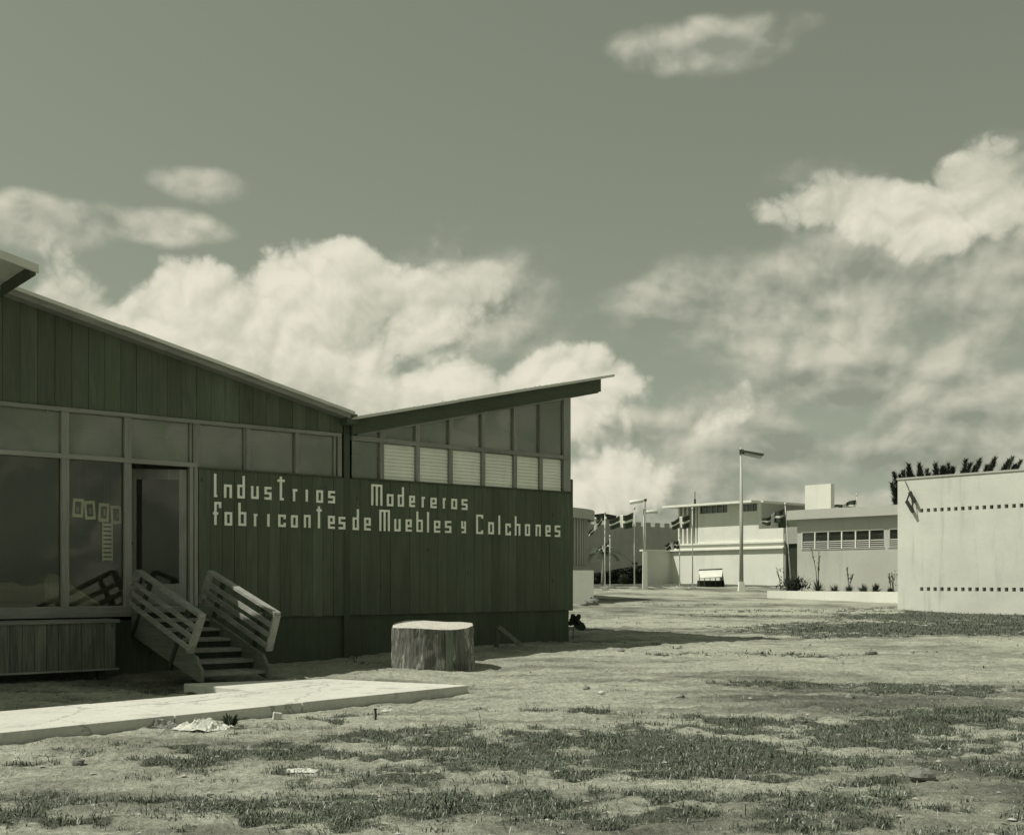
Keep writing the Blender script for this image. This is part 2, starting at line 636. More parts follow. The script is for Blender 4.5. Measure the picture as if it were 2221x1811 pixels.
UA = Vector((2990.0, 2500.0)).normalized()          # along the pavilion front, away to the right
UB = Vector((-UA.y, UA.x))                          # into the pavilion
ANG_A = math.atan2(UA.y, UA.x)
P0 = Vector((-5.66, 18.5))
ANG_B = ANG_A - math.pi / 2                         # frame of the white buildings: x to the right and nearer

GY = [0, 18.5, 23, 30, 36, 40, 46, 50, 60, 85, 130, 4000]
GZ = [0, 0, .22, .25, .36, .48, .64, .72, .93, 1.25, 1.32, 1.32]

TAB = RNG.random((256, 256))


def vnoise(x, y):
    xi, yi = np.floor(x).astype(int), np.floor(y).astype(int)
    fx, fy = x - xi, y - yi
    fx, fy = fx * fx * (3 - 2 * fx), fy * fy * (3 - 2 * fy)
    a, b = TAB[xi & 255, yi & 255], TAB[(xi + 1) & 255, yi & 255]
    c, d = TAB[xi & 255, (yi + 1) & 255], TAB[(xi + 1) & 255, (yi + 1) & 255]
    return (a * (1 - fx) + b * fx) * (1 - fy) + (c * (1 - fx) + d * fx) * fy


def fbm(x, y, o=5):
    s, a, t = 0, .5, 0
    for i in range(o):
        s = s + a * vnoise(x * 2 ** i + 17.3 * i, y * 2 ** i + 5.1 * i)
        t += a
        a *= .55
    return s / t


def gz0(X, Y):
    z = (np.interp(Y, GY, GZ) + np.interp(Y - 1.5, GY, GZ) + np.interp(Y + 1.5, GY, GZ)) / 3
    return z


MOUND = [(floor_pt(1725, 1462), 1.1, .10), (floor_pt(850, 1468), .8, .07), (floor_pt(1500, 1500), 2.2, .05)]


def ground_z(X, Y):
    X, Y = np.asarray(X, float), np.asarray(Y, float)
    z = gz0(X, Y)
    n = (fbm(X * .35 + 40, Y * .35 + 9, 3) - .5) * .09 + (fbm(X * 1.7 + 3, Y * 1.7 + 70, 4) - .5) * .05
    z = z + n * np.clip((Y - 3) / 4, .3, 1)
    for r in (13.1, 14.55):
        q = np.sqrt((X - 2.5) ** 2 + (Y - 26.5) ** 2) - r
        arc = np.clip((X + .6) / 1.5, 0, 1) * np.clip((8.5 - X) / 2, 0, 1) * (Y < 20)
        z = z - .045 * np.exp(-(q / .11) ** 2) * arc + .018 * np.exp(-((np.abs(q) - .22) / .08) ** 2) * arc
    for c, r, h in MOUND:
        z = z + h * np.exp(-((X - c.x) ** 2 + ((Y - c.y) * .8) ** 2) / (r * r))
    return z


def gz(x, y):
    return float(ground_z(np.array([x]), np.array([y]))[0])


# grass patches: photograph pixel of the centre, half sizes in metres, strength
def gp(px, py, rx, ry, k, z=0.0):
    p = floor_pt(px, py, z)
    return (p.x, p.y, rx, ry, k)


PATCH = [gp(1480, 1650, 4.2, 1.2, .62), gp(1750, 1640, 3.0, 1.3, .6), gp(1280, 1620, 1.6, 1.0, 1.0), gp(1050, 1640, 1.5, .9, .8), gp(900, 1600, .9, .6, .8), gp(1500, 1640, 1.7, .9, .95),
         gp(1800, 1580, 1.5, .8, .9), gp(1990, 1600, 1.4, .9, .8), gp(1850, 1490, 1.9, .55, 1.0), gp(2040, 1500, 1.8, .7, .9),
         gp(1700, 1670, 2.0, .7, .55), gp(2050, 1680, 1.4, .8, .6), gp(600, 1640, 1.6, .7, .45), gp(330, 1640, 1.4, .6, .5),
         gp(760, 1560, .7, .4, .45), gp(560, 1590, 1.0, .35, .45), gp(2150, 1560, 1.4, 1.4, .8), gp(1400, 1740, 2.6, .7, .6),
         gp(900, 1760, 2.2, .6, .55), gp(300, 1750, 1.8, .6, .5), gp(2000, 1760, 1.6, .7, .6), gp(1180, 1545, .8, .3, .6),
         gp(2000, 1360, 4.5, 3.2, 1.0, .3), gp(2120, 1340, 4.0, 5.0, 1.0, .35), gp(1880, 1372, 2.6, 1.1, .7, .3),
         gp(1560, 1340, 2.6, .8, .5, .3), gp(1420, 1430, 1.1, .4, .45), gp(1620, 1425, 1.6, .5, .5, .1), gp(1360, 1350, 1.5, .6, .35, .3),
         gp(1700, 1325, 4.0, 1.2, .5, .45), gp(1480, 1318, 3.0, 1.0, .35, .45), gp(700, 1440, 1.4, .5, .6), gp(330, 1500, 1.6, .5, .5), gp(250, 1540, 1.4, .2, .5),
         (9.0, 77.0, 12.0, 4.5, 1.3), (8.0, 84.0, 14.0, 6.0, 1.3), (4, 68, 5, 1.5, .7)]


def grass_mask(X, Y):
    m = np.zeros_like(X)
    for cx, cy, rx, ry, k in PATCH:
        r = np.sqrt(((X - cx) / rx) ** 2 + ((Y - cy) / ry) ** 2)
        m = np.maximum(m, k * np.clip(1.5 - r, 0, 1))
    n = fbm(X * 1.5 + 11, Y * 1.8 + 31, 5)
    n2 = fbm(X * .5 + 71, Y * .7 + 21, 4)
    n3 = fbm(X * 5 + 3, Y * 5 + 1, 3)
    v = m * .96 + (n - .5) * 1.15 + (n2 - .5) * .4 + (n3 - .5) * 1.0
    far = np.clip((Y - 50) / 25, 0, 1) * .45
    return np.clip((v + far - .34) / .46, 0, 1)


def worn(X, Y):
    """bare pale earth (1) against darker trodden earth (0)"""
    a = fbm(X * .22 + 5, Y * .42 + 50, 5)
    b = fbm(X * 1.1 + 8, Y * 2.6 + 5, 5)
    return np.clip((a - .5) * 2.2 + (b - .5) * 1.6 + .68, 0, 1)


def build_ground():
    xs = np.concatenate([-14 - np.cumsum(np.geomspace(.08, 600, 42))[::-1], np.arange(-14, 15.01, .075), 15.01 + np.cumsum(np.geomspace(.08, 600, 42))])
    ys = np.concatenate([-2 - np.cumsum(np.geomspace(.5, 300, 12))[::-1], np.arange(-2, 4.5, .35), np.arange(4.5, 17, .055), np.arange(17, 36, .13), 36 + np.cumsum(np.geomspace(.16, 700, 90))])
    X, Y = np.meshgrid(xs, ys)
    Z = ground_z(X, Y)
    near = (np.abs(X) < 16) & (Y > 4) & (Y < 37)
    bump = (fbm(X * 6.1, Y * 6.1, 3) - .5) * .055 + (np.clip(fbm(X * 9 + 3, Y * 9 + 8, 2) - .62, 0, 1)) * .10
    Z = Z + bump * near
    nx, ny = len(xs), len(ys)
    co = np.stack([X, Y, Z], -1).reshape(-1, 3)
    idx = np.arange(nx * ny).reshape(ny, nx)
    q = np.stack([idx[:-1, :-1], idx[:-1, 1:], idx[1:, 1:], idx[1:, :-1]], -1).reshape(-1, 4)
    me = bpy.data.meshes.new('ground')
    me.vertices.add(len(co))
    me.vertices.foreach_set('co', co.ravel())
    me.loops.add(q.size)
    me.loops.foreach_set('vertex_index', q.ravel())
    me.polygons.add(len(q))
    me.polygons.foreach_set('loop_start', np.arange(0, q.size, 4))
    me.polygons.foreach_set('loop_total', np.full(len(q), 4))
    me.update(calc_edges=True)
    me.polygons.foreach_set('use_smooth', [True] * len(q))
    at1 = me.attributes.new('cover', 'FLOAT', 'POINT')
    at1.data.foreach_set('value', grass_mask(X, Y).ravel())
    at2 = me.attributes.new('worn', 'FLOAT', 'POINT')
    at2.data.foreach_set('value', worn(X, Y).ravel())
    m, n, b = new_mat('trodden earth')
    pos = n.node('ShaderNodeNewGeometry').outputs['Position']
    cv = n.node('ShaderNodeAttribute', attribute_name='cover').outputs['Fac']
    wn = n.node('ShaderNodeAttribute', attribute_name='worn').outputs['Fac']
    f1 = n.noise(pos, 14, 7, .7)
    f2 = n.noise(pos, 70, 4, .6)
    v = n.ramp(wn, 0, 1, .15, .47, False)
    v = n.math('MULTIPLY', v, n.ramp(f1, .3, .7, .58, 1.36, False))
    v = n.math('MULTIPLY', v, n.ramp(n.noise(n.vmath('MULTIPLY', pos, (.6, 1.3, 1)), 3.2, 6, .65), .3, .7, .78, 1.2, False))
    v = n.math('MULTIPLY', v, n.ramp(f2, .3, .7, .82, 1.16, False))
    sp = n.noise(pos, 33, 3, .5)
    v = n.math('ADD', v, n.ramp(sp, .70, .76, 0, .14))
    v = n.math('MULTIPLY', v, n.ramp(n.noise(n.vmath('ADD', pos, (9, 4, 2)), 26, 3, .6), .64, .72, 1.0, .55))
    gcol = n.math('MULTIPLY', n.ramp(f1, .3, .7, .045, .11, False), n.ramp(f2, .3, .7, .7, 1.3, False))
    cvn = n.ramp(n.math('ADD', cv, n.math('MULTIPLY', n.math('SUBTRACT', n.noise(pos, 9, 5, .65), .5), 1.1)), .35, .75, 0, .85)
    col = n.mix(cvn, n.vmath('MULTIPLY', n.comb(v, v, v), (.97, 1.0, .82)), n.vmath('MULTIPLY', n.comb(gcol, gcol, gcol), (.90, 1.0, .78)))
    n.inp(b.inputs['Base Color'], col)
    b.inputs['Roughness'].default_value = .95
    b.inputs['Specular IOR Level'].default_value = .1
    bp = n.node('ShaderNodeBump')
    bp.inputs['Strength'].default_value = 1.0
    bp.inputs['Distance'].default_value = .07
    n.inp(bp.inputs['Height'], n.math('ADD', f1, n.math('MULTIPLY', f2, .35)))
    n.inp(b.inputs['Normal'], bp.outputs[0])
    me.materials.append(m)
    o = bpy.data.objects.new('ground', me)
    COL.objects.link(o)
    struct(o, label='bare trodden earth with grass patches')


build_ground()

# concrete walk in front of the stairs
SLAB_Z = .12
walk = [floor_pt(x, y, SLAB_Z) for x, y in ((138.5, 1574.6), (1016.5, 1485.8), (690, 1471), (398, 1482), (544, 1496), (138.5, 1530))]
wd = (walk[1] - walk[0]).normalized()
wl = [walk[0] - wd * 6.5, walk[1], walk[2], walk[3], walk[4], walk[5] - wd * 6.5]
_sd = (walk[2] - walk[1]).normalized()
path = bpy.data.objects.new('path', None)
COL.objects.link(path)
struct(path, label='raised pale concrete walk leading to the stairs')
_n = Vector((-wd.y, wd.x, 0))
_bk = wl[5] - wl[0]
_bk = _n * _bk.dot(_n)
cuts = [0.0, 2.6, 5.1, 7.7, 9.35]
for i in range(len(cuts)):
    f0 = wl[0] + wd * (cuts[i] + (.006 if i else 0))
    if i + 1 < len(cuts):
        f1 = wl[0] + wd * (cuts[i + 1] - .006)
        poly = [f0, f1, f1 + _bk, f0 + _bk]
    else:
        k = (walk[4] - wl[0]).dot(wd)
        poly = [f0, walk[1], walk[2], walk[3], walk[4]] + ([f0 + _bk] if k > cuts[i] + .05 else [])
        if k < cuts[i]:
            poly = [f0, walk[1], walk[2], walk[3], walk[4], f0 + _bk]
    o = MB().slab([(p.x, p.y) for p in poly], -.25, SLAB_Z - .004 * (i % 2)).build('slab', M['concrete'], path)
    bv = o.modifiers.new('bevel', 'BEVEL')
    bv.width = .012
    bv.segments = 2
    bv.limit_method = 'ANGLE'


# ------------------------------------------------------------------ the timber pavilion
PAV = thing('timber_pavilion', 'dark board-clad timber pavilion with butterfly roof and white lettering', 'pavilion', (P0.x, P0.y, 0), ANG_A)
FP = Plane(P0, UA)


def F(px, py):
    return FP.px(px, py)


Z_HEAD, Z_SILL, Z_BOT, Z_FLOOR = 4.12, 3.345, .87, 1.08
T_VAL, T_END, T_LEFT, DEPTH = 3.42, 8.96, -7.2, 9.0


def roof_l(t):
    return 4.49 + .222 * (T_VAL - t)


def roof_r(t):
    return 4.46 + .230 * (t - 3.76)


def siding(t0, t1, zlo, zhi, pitch, parent, y=0.0, jitter=True):
    """upright boards, zlo and zhi may be functions of t"""
    k = max(1, round((t1 - t0) / pitch))
    w = (t1 - t0) / k
    for i in range(k):
        a, b = t0 + i * w + .003, t0 + (i + 1) * w - .003
        y0 = y - .022 + random.uniform(-.006, .005)
        lo = zlo if callable(zlo) else (lambda t: zlo)
        hi = zhi if callable(zhi) else (lambda t: zhi)
        j = random.uniform(-.008, .008)
        MB().prism([(a, lo(a) + j), (b, lo(b) + j), (b, hi(b)), (a, hi(a))], y0, y).build('board', M['siding'], parent)


# backing behind the boards, so the joints stay dark and no light gets in
mb = MB()
mb.box(.66, T_END, .002, .06, Z_BOT, Z_SILL)
mb.prism([(T_LEFT, Z_HEAD), (T_VAL, Z_HEAD), (T_VAL, roof_l(T_VAL) - .03), (T_LEFT, roof_l(T_LEFT) - .03)], .002, .06)
mb.prism([(T_VAL + .1, Z_HEAD), (T_END + .7, Z_HEAD + 1.25 + .15), (T_END + .7, roof_r(T_END + .7) - .05), (T_VAL + .1, roof_r(T_VAL + .1) - .05)], .05, .09)
mb.build('wall_backing', M['skirt'], PAV)
siding(.66, T_VAL + .005, Z_BOT, Z_SILL - .02, .215, PAV)
siding(T_VAL + .13, T_END + .06, Z_BOT, Z_SILL - .02, .215, PAV)
siding(T_LEFT, T_VAL - .02, Z_HEAD + .005, lambda t: roof_l(t) - .10, .25, PAV)
# dark skirting under the floor and floor edge
MB().box(T_LEFT, T_END, .03, .08, -.4, Z_BOT + .0).build('skirting', M['skirt'], PAV)
MB().box(T_LEFT, T_END - .02, .07, DEPTH, Z_FLOOR - .12, Z_FLOOR).build('floor', M['tread'], PAV)
# side and back walls
mb = MB()
mb.prism([(T_VAL, -.3), (T_END, -.3), (T_END, roof_r(T_END) - .02), (T_VAL, roof_r(T_VAL) - .02)], DEPTH - .1, DEPTH)
mb.prism([(T_LEFT, -.3), (T_VAL, -.3), (T_VAL, roof_l(T_VAL) - .015), (T_LEFT, roof_l(T_LEFT) - .015)], DEPTH - .1, DEPTH)
mb.build('rear_wall', M['inside'], PAV)
MB().box(T_END - .1, T_END - .005, .14, DEPTH - .1, -.3, roof_r(T_END) - .06).build('side_wall', M['siding'], PAV)
MB().box(T_LEFT, T_LEFT + .1, .14, DEPTH - .1, -.3, roof_l(T_LEFT) - .06).build('side_wall', M['siding'], PAV)
MB().box(T_END + .004, T_END + .075, -.02, .35, Z_BOT - .01, 3.62).build('corner_board', M['siding'], PAV)
MB().box(T_END + .08, T_END + .15, .15, .55, Z_BOT - .01, 3.05).build('corner_board', M['siding'], PAV)
# inner partition so the room reads as a room
MB().box(T_LEFT + .1, T_END - .1, 4.2, 4.28, Z_FLOOR, 4.3).build('partition', M['inside'], PAV)

# roofs
OVH = .30
TR_END = 9.97
mb = MB()
mb.prism([(T_LEFT - .4, roof_l(T_LEFT - .4) - .03), (T_VAL + .06, roof_l(T_VAL + .06) - .03), (T_VAL + .06, roof_l(T_VAL + .06)), (T_LEFT - .4, roof_l(T_LEFT - .4))], -OVH, DEPTH + .3)
rl = mb.build('roof', M['roof_felt'], PAV)
mb = MB()
mb.prism([(T_VAL + .03, roof_r(T_VAL + .03) - .035), (TR_END, roof_r(TR_END) - .035), (TR_END, roof_r(TR_END)), (T_VAL + .03, roof_r(T_VAL + .03))], -OVH, DEPTH + .3)
rr = mb.build('roof', M['roof_felt'], PAV)
# pale metal edge in lapped lengths
seg = [T_LEFT - .4, -5.2, -3.1, -.72, 1.62, T_VAL + .06]
for i, (a, b) in enumerate(zip(seg, seg[1:])):
    l = .006 if i % 2 else .0
    MB().prism([(a, roof_l(a) - .035 + l), (b, roof_l(b) - .035 + l), (b, roof_l(b) + .018 + l), (a, roof_l(a) + .018 + l)], -OVH - .02 - l, -OVH + .07).build('drip_edge', M['drip'], rl)
MB().prism([(T_LEFT - .4, roof_l(T_LEFT - .4) - .115), (T_VAL, roof_l(T_VAL) - .115), (T_VAL, roof_l(T_VAL) - .036), (T_LEFT - .4, roof_l(T_LEFT - .4) - .036)], -OVH + .03, -.03).build('rake_board', M['frame_x'], rl)
# roof piece added at the left margin to throw shade on the stairs
TC = -2.4
mb = MB().prism([(T_LEFT - .4, roof_l(T_LEFT - .4) - .028), (TC, roof_l(TC) - .028), (TC, roof_l(TC) - .002), (T_LEFT - .4, roof_l(T_LEFT - .4) - .002)], -1.6, -OVH - .03)
gc = mb.build('added_shade_canopy', M['roof_felt'], PAV)
MB().prism([(T_LEFT - .4, roof_l(T_LEFT - .4) - .10), (TC, roof_l(TC) - .10), (TC, roof_l(TC) + .01), (T_LEFT - .4, roof_l(T_LEFT - .4) + .01)], -1.65, -1.602).build('drip_edge', M['drip'], gc)
for t in (-7.0, -5.4, -3.8, TC - .06):
    MB().prism([(t - .04, roof_l(t) - .14), (t + .04, roof_l(t) - .14), (t + .04, roof_l(t + .04) - .03), (t - .04, roof_l(t - .04) - .03)], -1.59, -.03).build('rafter', M['fascia'], gc)
seg = [T_VAL + .10, 5.75, 7.9, TR_END]
for i, (a, b) in enumerate(zip(seg, seg[1:])):
    l = .006 if i % 2 else .0
    MB().prism([(a, roof_r(a) - .04 + l), (b, roof_r(b) - .04 + l), (b, roof_r(b) + .012 + l), (a, roof_r(a) + .012 + l)], -OVH - .02 - l, -OVH + .07).build('drip_edge', M['drip'], rr)
TF = 9.75
MB().prism([(T_VAL + .12, roof_r(T_VAL + .12) - .31), (TF, roof_r(TF) - .31), (TF, roof_r(TF) - .041), (T_VAL + .12, roof_r(T_VAL + .12) - .041)], -.13, -.06).build('fascia', M['fascia'], rr)
MB().box(TF - .08, TF, -.05, DEPTH, roof_r(TF) - .33, roof_r(TF) - .06).build('fascia', M['fascia'], rr)
# gravel lip along the roof edge
mb = MB()
for i in range(420):
    t = random.uniform(T_VAL + .2, 8.9)
    y = random.uniform(-OVH + .02, .5)
    h = random.uniform(.004, .018) * (1 + 1.0 * (random.random() > .9))
    r_ = random.uniform(.015, .045)
    zc = roof_r(t) + .05 * (y + OVH)
    c = [(t - r_, y, zc - .01), (t + r_ * .4, y - r_, zc - .01), (t + r_, y + r_ * .5, zc - .01), (t, y + r_, zc - .01), (t, y, zc + h)]
    mb.add(c, [(0, 1, 4), (1, 2, 4), (2, 3, 4), (3, 0, 4)])
struct(mb.build('gravel', M['roof_felt'], rr), 'stuff')
MB().box(T_VAL - .06, T_VAL + .16, -OVH + .06, DEPTH + .2, 4.29, 4.462).build('valley_gutter', M['fascia'], PAV)
# valley outlet, and a dark flush strip painting the shaded valley recess
MB().box(T_VAL + .01, T_VAL + .125, -.03, .06, -.1, roof_l(T_VAL) - .12).build('valley_shade_strip', M['skirt'], PAV)
MB().prism([(T_VAL - .07, 4.27), (T_VAL + .2, 4.27), (T_VAL + .12, 4.44), (T_VAL - .02, 4.44)], -.20, -.055).build('rain_outlet', M['fascia'], PAV)

# window timber: left bay
def rail_x(t0, t1, z0, z1, y0=-.045, y1=.05, name='rail'):
    MB().box(t0, t1, y0, y1, z0, z1).build(name, M['frame_x'], PAV)


def mull(t, z0, z1, w=.075, y0=-.035, y1=.06):
    MB().box(t - w / 2, t + w / 2, y0, y1, z0, z1).build('mullion', M['frame'], PAV)


def pane(poly, mat='glass', y=.028):
    MB().prism(poly, y, y + .005).build('pane', M[mat], PAV)


rail_x(T_LEFT, T_VAL - .06, Z_HEAD - .06, Z_HEAD, -.06, .05)
tdoor0, tdoor1 = FP.s_at(285), FP.s_at(410)
rail_x(T_LEFT, tdoor1 + .12, Z_SILL, Z_SILL + .07, -.055, .05)
MB().box(tdoor1 + .12, T_VAL - .06, -.05, .05, Z_SILL - .018, Z_SILL + .012).build('sill', M['skirt'], PAV)
lm = [-6.2, -5.2, -4.1, -2.6, FP.s_at(140), FP.s_at(276), FP.s_at(424), FP.s_at(537), FP.s_at(643), FP.s_at(735)]
for i, t in enumerate(lm):
    mull(t, Z_SILL + (.07 if t < .6 else .012), Z_HEAD - .06, .11 if i in (4, 5, 6) else .075)
for a, b in zip([T_LEFT] + lm, lm):
    wa, wb = .055, .055
    pane([(a + .03, Z_SILL + .01), (b - .03, Z_SILL + .01), (b - .03, Z_HEAD - .055), (a + .03, Z_HEAD - .055)])
# inner window beads beside the mullions
for t in (lm[6] - .085, lm[9] - .085, lm[7] - .055):
    MB().box(t - .018, t + .018, -.01, .04, Z_SILL + .012, Z_HEAD - .06).build('bead', M['frame'], PAV)
# shop windows below
zs = 1.02
for t in lm[:6]:
    mull(t, zs + .08, Z_SILL, .115 if t in lm[4:6] else .09)
for a, b in zip([T_LEFT] + lm[:5], lm[:6]):
    pane([(a + .05, zs + .07), (b - .05, zs + .07), (b - .05, Z_SILL + .005), (a + .05, Z_SILL + .005)], 'glass_clear')
rail_x(T_LEFT, tdoor0 - .02, zs - .09, zs + .08, -.06, .05, 'sill')
# door frame
mull(tdoor1 + .03, Z_FLOOR - .05, Z_SILL, .06)
mull(tdoor1 + .105, Z_FLOOR - .05, Z_SILL, .06, -.045)
MB().box(tdoor0 - .02, tdoor1 + .12, -.06, .12, Z_FLOOR - .1, Z_FLOOR + .012).build('threshold', M['frame_x'], PAV)

# door leaf standing ajar, hinged on the right
HW = tdoor1 - tdoor0 - .05
door = bpy.data.objects.new('door', None)
COL.objects.link(door)
door.parent = PAV
door.location = (tdoor1 - .01, .065, Z_FLOOR + .02)
door.rotation_euler = (0, 0, R(-30))
DH = Z_SILL - Z_FLOOR - .06
for nm, b in (('stile', (-.12, 0, 0, DH)), ('stile', (-HW, -HW + .12, 0, DH)),
              ('door_rail', (-HW + .12, -.12, 0, .34)), ('door_rail', (-HW + .12, -.12, DH - .17, DH))):
    MB().box(b[0], b[1], -.02 if nm == 'stile' else -.016, .022, b[2], b[3]).build(nm, M['frame'], door)
MB().box(-HW + .115, -.115, 0, .005, .335, DH - .165).build('pane', M['glass_clear'], door)
MB().tube([(-HW + .06, -.07, 1.0), (-HW + .06, -.02, 1.0)], .022, 8).build('door_handle', M['lamp_metal'], door)

# window timber: right bay
fb = lambda t: roof_r(t) - .31
Z_TR0, Z_TR1 = 4.025, 4.105
rail_x(T_VAL + .17, T_END - .05, Z_TR0, Z_TR1)
rm = [FP.s_at(x) for x in (827, 904.6, 976.5, 1047, 1116, 1172)]
tend = FP.s_at(1227)
for t in rm:
    mull(t, Z_SILL + .012, Z_TR0, .085, -.03)
    mull(t, Z_TR1, fb(t) + .01, .085, -.03)
MB().box(tend - .075, T_END, -.03, .06, Z_SILL + .012, fb(T_END - .06)).build('corner_post', M['frame'], PAV)
MB().box(T_VAL + .17, T_END + .02, -.05, .05, Z_SILL - .018, Z_SILL + .012).build('sill', M['skirt'], PAV)
ed = [T_VAL + .17] + rm + [tend - .075]
for i, (a, b) in enumerate(zip(ed, ed[1:])):
    a2, b2 = a + .035, b - .035
    if fb(a2) < Z_TR1:
        a3 = a2
        while fb(a3) < Z_TR1 + .005:
            a3 += .01
        pane([(a3, Z_TR1 - .01), (b2, Z_TR1 - .01), (b2, fb(b2) + .02)])
    else:
        pane([(a2, Z_TR1 - .01), (b2, Z_TR1 - .01), (b2, fb(b2) + .02), (a2, fb(a2) + .02)])
    if i == 0:
        pane([(a2, Z_SILL), (b2, Z_SILL), (b2, Z_TR0 + .01), (a2, Z_TR0 + .01)])
    else:
        lv = bpy.data.objects.new('louvre_panel', None)
        COL.objects.link(lv)
        lv.parent = PAV
        lv.location = (0, .02, 0)
        MB().box(a + .05, b - .05, .06, .075, Z_SILL + .015, Z_TR0).build('louvre_back', M['slat'], lv)
        ns = 10
        h = (Z_TR0 - Z_SILL - .03) / ns
        for k in range(ns):
            z = Z_SILL + .015 + k * h
            s_ = MB().hexa([(a + .05, -.012, z), (b - .05, -.012, z), (b - .05, -.004, z), (a + .05, -.004, z),
                            (a + .05, .016, z + h * 1.02), (b - .05, .016, z + h * 1.02), (b - .05, .024, z + h * 1.02), (a + .05, .024, z + h * 1.02)])
            s_.build('slat', M['slat'], lv)
# sloping bead under the fascia
a, b = ed[0] + .1, tend
MB().prism([(a, fb(a) - .03), (b, fb(b) - .03), (b, fb(b)), (a, fb(a))], -.055, -.035).build('bead', M['frame_x'], PAV)

# things seen through the shop window
IN1 = Plane(P0 + UB * .9, UA)
for i in range(4):
    t, z = IN1.px(168 + i * 28, 1100 + i * 5)
    base = P0 + UB * .9 + UA * t
    pf = thing('framed_picture', ['leftmost', 'second', 'third', 'rightmost'][i] + ' of four small framed pictures hanging inside the shop window', 'picture',
               (base.x, base.y, z - .16), ANG_A, 'pictures inside the shop window')
    pf.rotation_euler = (0, R([3, -4, 2, -2][i]), ANG_A)
    mb = MB()
    mb.box(-.085, .085, -.01, .01, .0, .05).box(-.085, .085, -.01, .01, .25, .30).box(-.085, -.05, -.01, .01, .05, .25).box(.05, .085, -.01, .01, .05, .25)
    mb.build('frame', M['picture_mount'], pf)
    MB().box(-.05, .05, -.002, .006, .05, .25).build('print', M['inside_dark'], pf)
    MB().box(-.03 + .012 * i, .02 + .008 * i, -.006, -.003, .08 + .01 * i, .17 + .02 * (i % 3)).build('print_figure', M['inside'], pf)
    MB().tube([(0, 0, .30), (0, 0, 1.7)], .003, 4).build('hanging_wire', M['pole_grey'], pf)
t, z = IN1.px(233, 1175)
base = P0 + UB * .9 + UA * t
lad = thing('slatted_rack', 'pale narrow slatted rack hanging below the pictures inside the shop window', 'rack', (base.x, base.y, z - .30), ANG_A)
for k in range(9):
    MB().box(-.07, .07, -.008, .008, k * .07, k * .07 + .04).build('slat', M['picture_mount'], lad)
MB().box(-.085, -.07, -.01, .01, -.02, .64).box(.07, .085, -.01, .01, -.02, .64).build('side_strip', M['picture_mount'], lad)
MB().tube([(0, 0, .64), (0, 0, 2.4)], .004, 4).build('hanging_wire', M['pole_grey'], lad)
t, z = IN1.px(160, 1310)
base = P0 + UB * .9 + UA * (t - .45)
pale_block = thing('reflection_block', 'pale slanting block added behind the shop window in place of a reflection', 'reflection_block', (base.x, base.y, Z_FLOOR), ANG_A)
mb = MB().hexa([(-.1, -.35, .02), (.8, -.35, .02), (.8, .35, .02), (-.1, .35, .02), (-.1, -.35, .50), (.02, -.35, .54), (.02, .35, .54), (-.1, .35, .50)])  # added pale wedge standing in for a reflection in the pane
mb.build('block_body', M['white2'], pale_block).modifiers.new('b', 'BEVEL').width = .05

# ------------------------------------------------------------------ lettering
SIGN = thing('wall_lettering', 'white block letters reading Industrias Madereras fabricantes de Muebles y Colchones', 'sign', (P0.x, P0.y, 0), ANG_A)


def glyph(ch):
    """strokes in a unit box, and whether a stroke is horizontal"""
    V = lambda x, a, b: ('v', x, a, b)
    H = lambda y, a, b: ('h', y, a, b)
    X = .56
    G = {'I': [V(0, 0, 1), H(0, 0, 1)], 'n': [V(0, 0, 1), H(1, 0, 1), V(1, 0, 1)], 'u': [V(0, 0, 1), H(0, 0, 1), V(1, 0, 1)],
         'd': [V(1, 0, 1), H(X, 0, 1), H(0, 0, 1), V(0, 0, X)], 'b': [V(0, 0, 1), H(X, 0, 1), H(0, 0, 1), V(1, 0, X)],
         's': [H(1, 0, 1), V(0, .5, 1), H(.5, 0, 1), V(1, 0, .5), H(0, 0, 1)],
         'a': [V(0, 0, 1), V(1, 0, 1), H(0, 0, 1), H(1, 0, 1)], 'o': [V(0, 0, 1), V(1, 0, 1), H(0, 0, 1), H(1, 0, 1)],
         't': [V(.45, 0, 1), H(.86, 0, 1)], 'T': [V(.45, 0, 1), H(.86, 0, 1), H(0, .45, .8)],
         'r': [V(.12, 0, 1), H(1, 0, 1)], 'i': [V(.5, 0, 1)], 'l': [V(.5, 0, 1)],
         'M': [V(0, 0, 1), V(.5, 0, 1), V(1, 0, 1), H(1, 0, 1)],
         'e': [V(0, 0, 1), H(1, 0, 1), V(1, .45, 1), H(.45, 0, 1), H(0, 0, 1)],
         'f': [V(.22, 0, 1), H(1, .22, 1), V(1, .82, 1), H(.5, 0, .5)],
         'c': [V(0, 0, 1), H(1, 0, 1), H(0, 0, 1), V(1, 0, .2), V(1, .8, 1)],
         'C': [V(0, 0, 1), H(1, 0, 1), H(0, 0, 1), V(1, .9, 1), V(1, 0, .1)],
         'h': [V(0, 0, 1), H(X, 0, 1), V(1, 0, X)],
         'y': [V(0, .45, 1), H(.45, 0, 1), V(1, 0, 1), H(0, .15, 1)]}
    return G[ch]


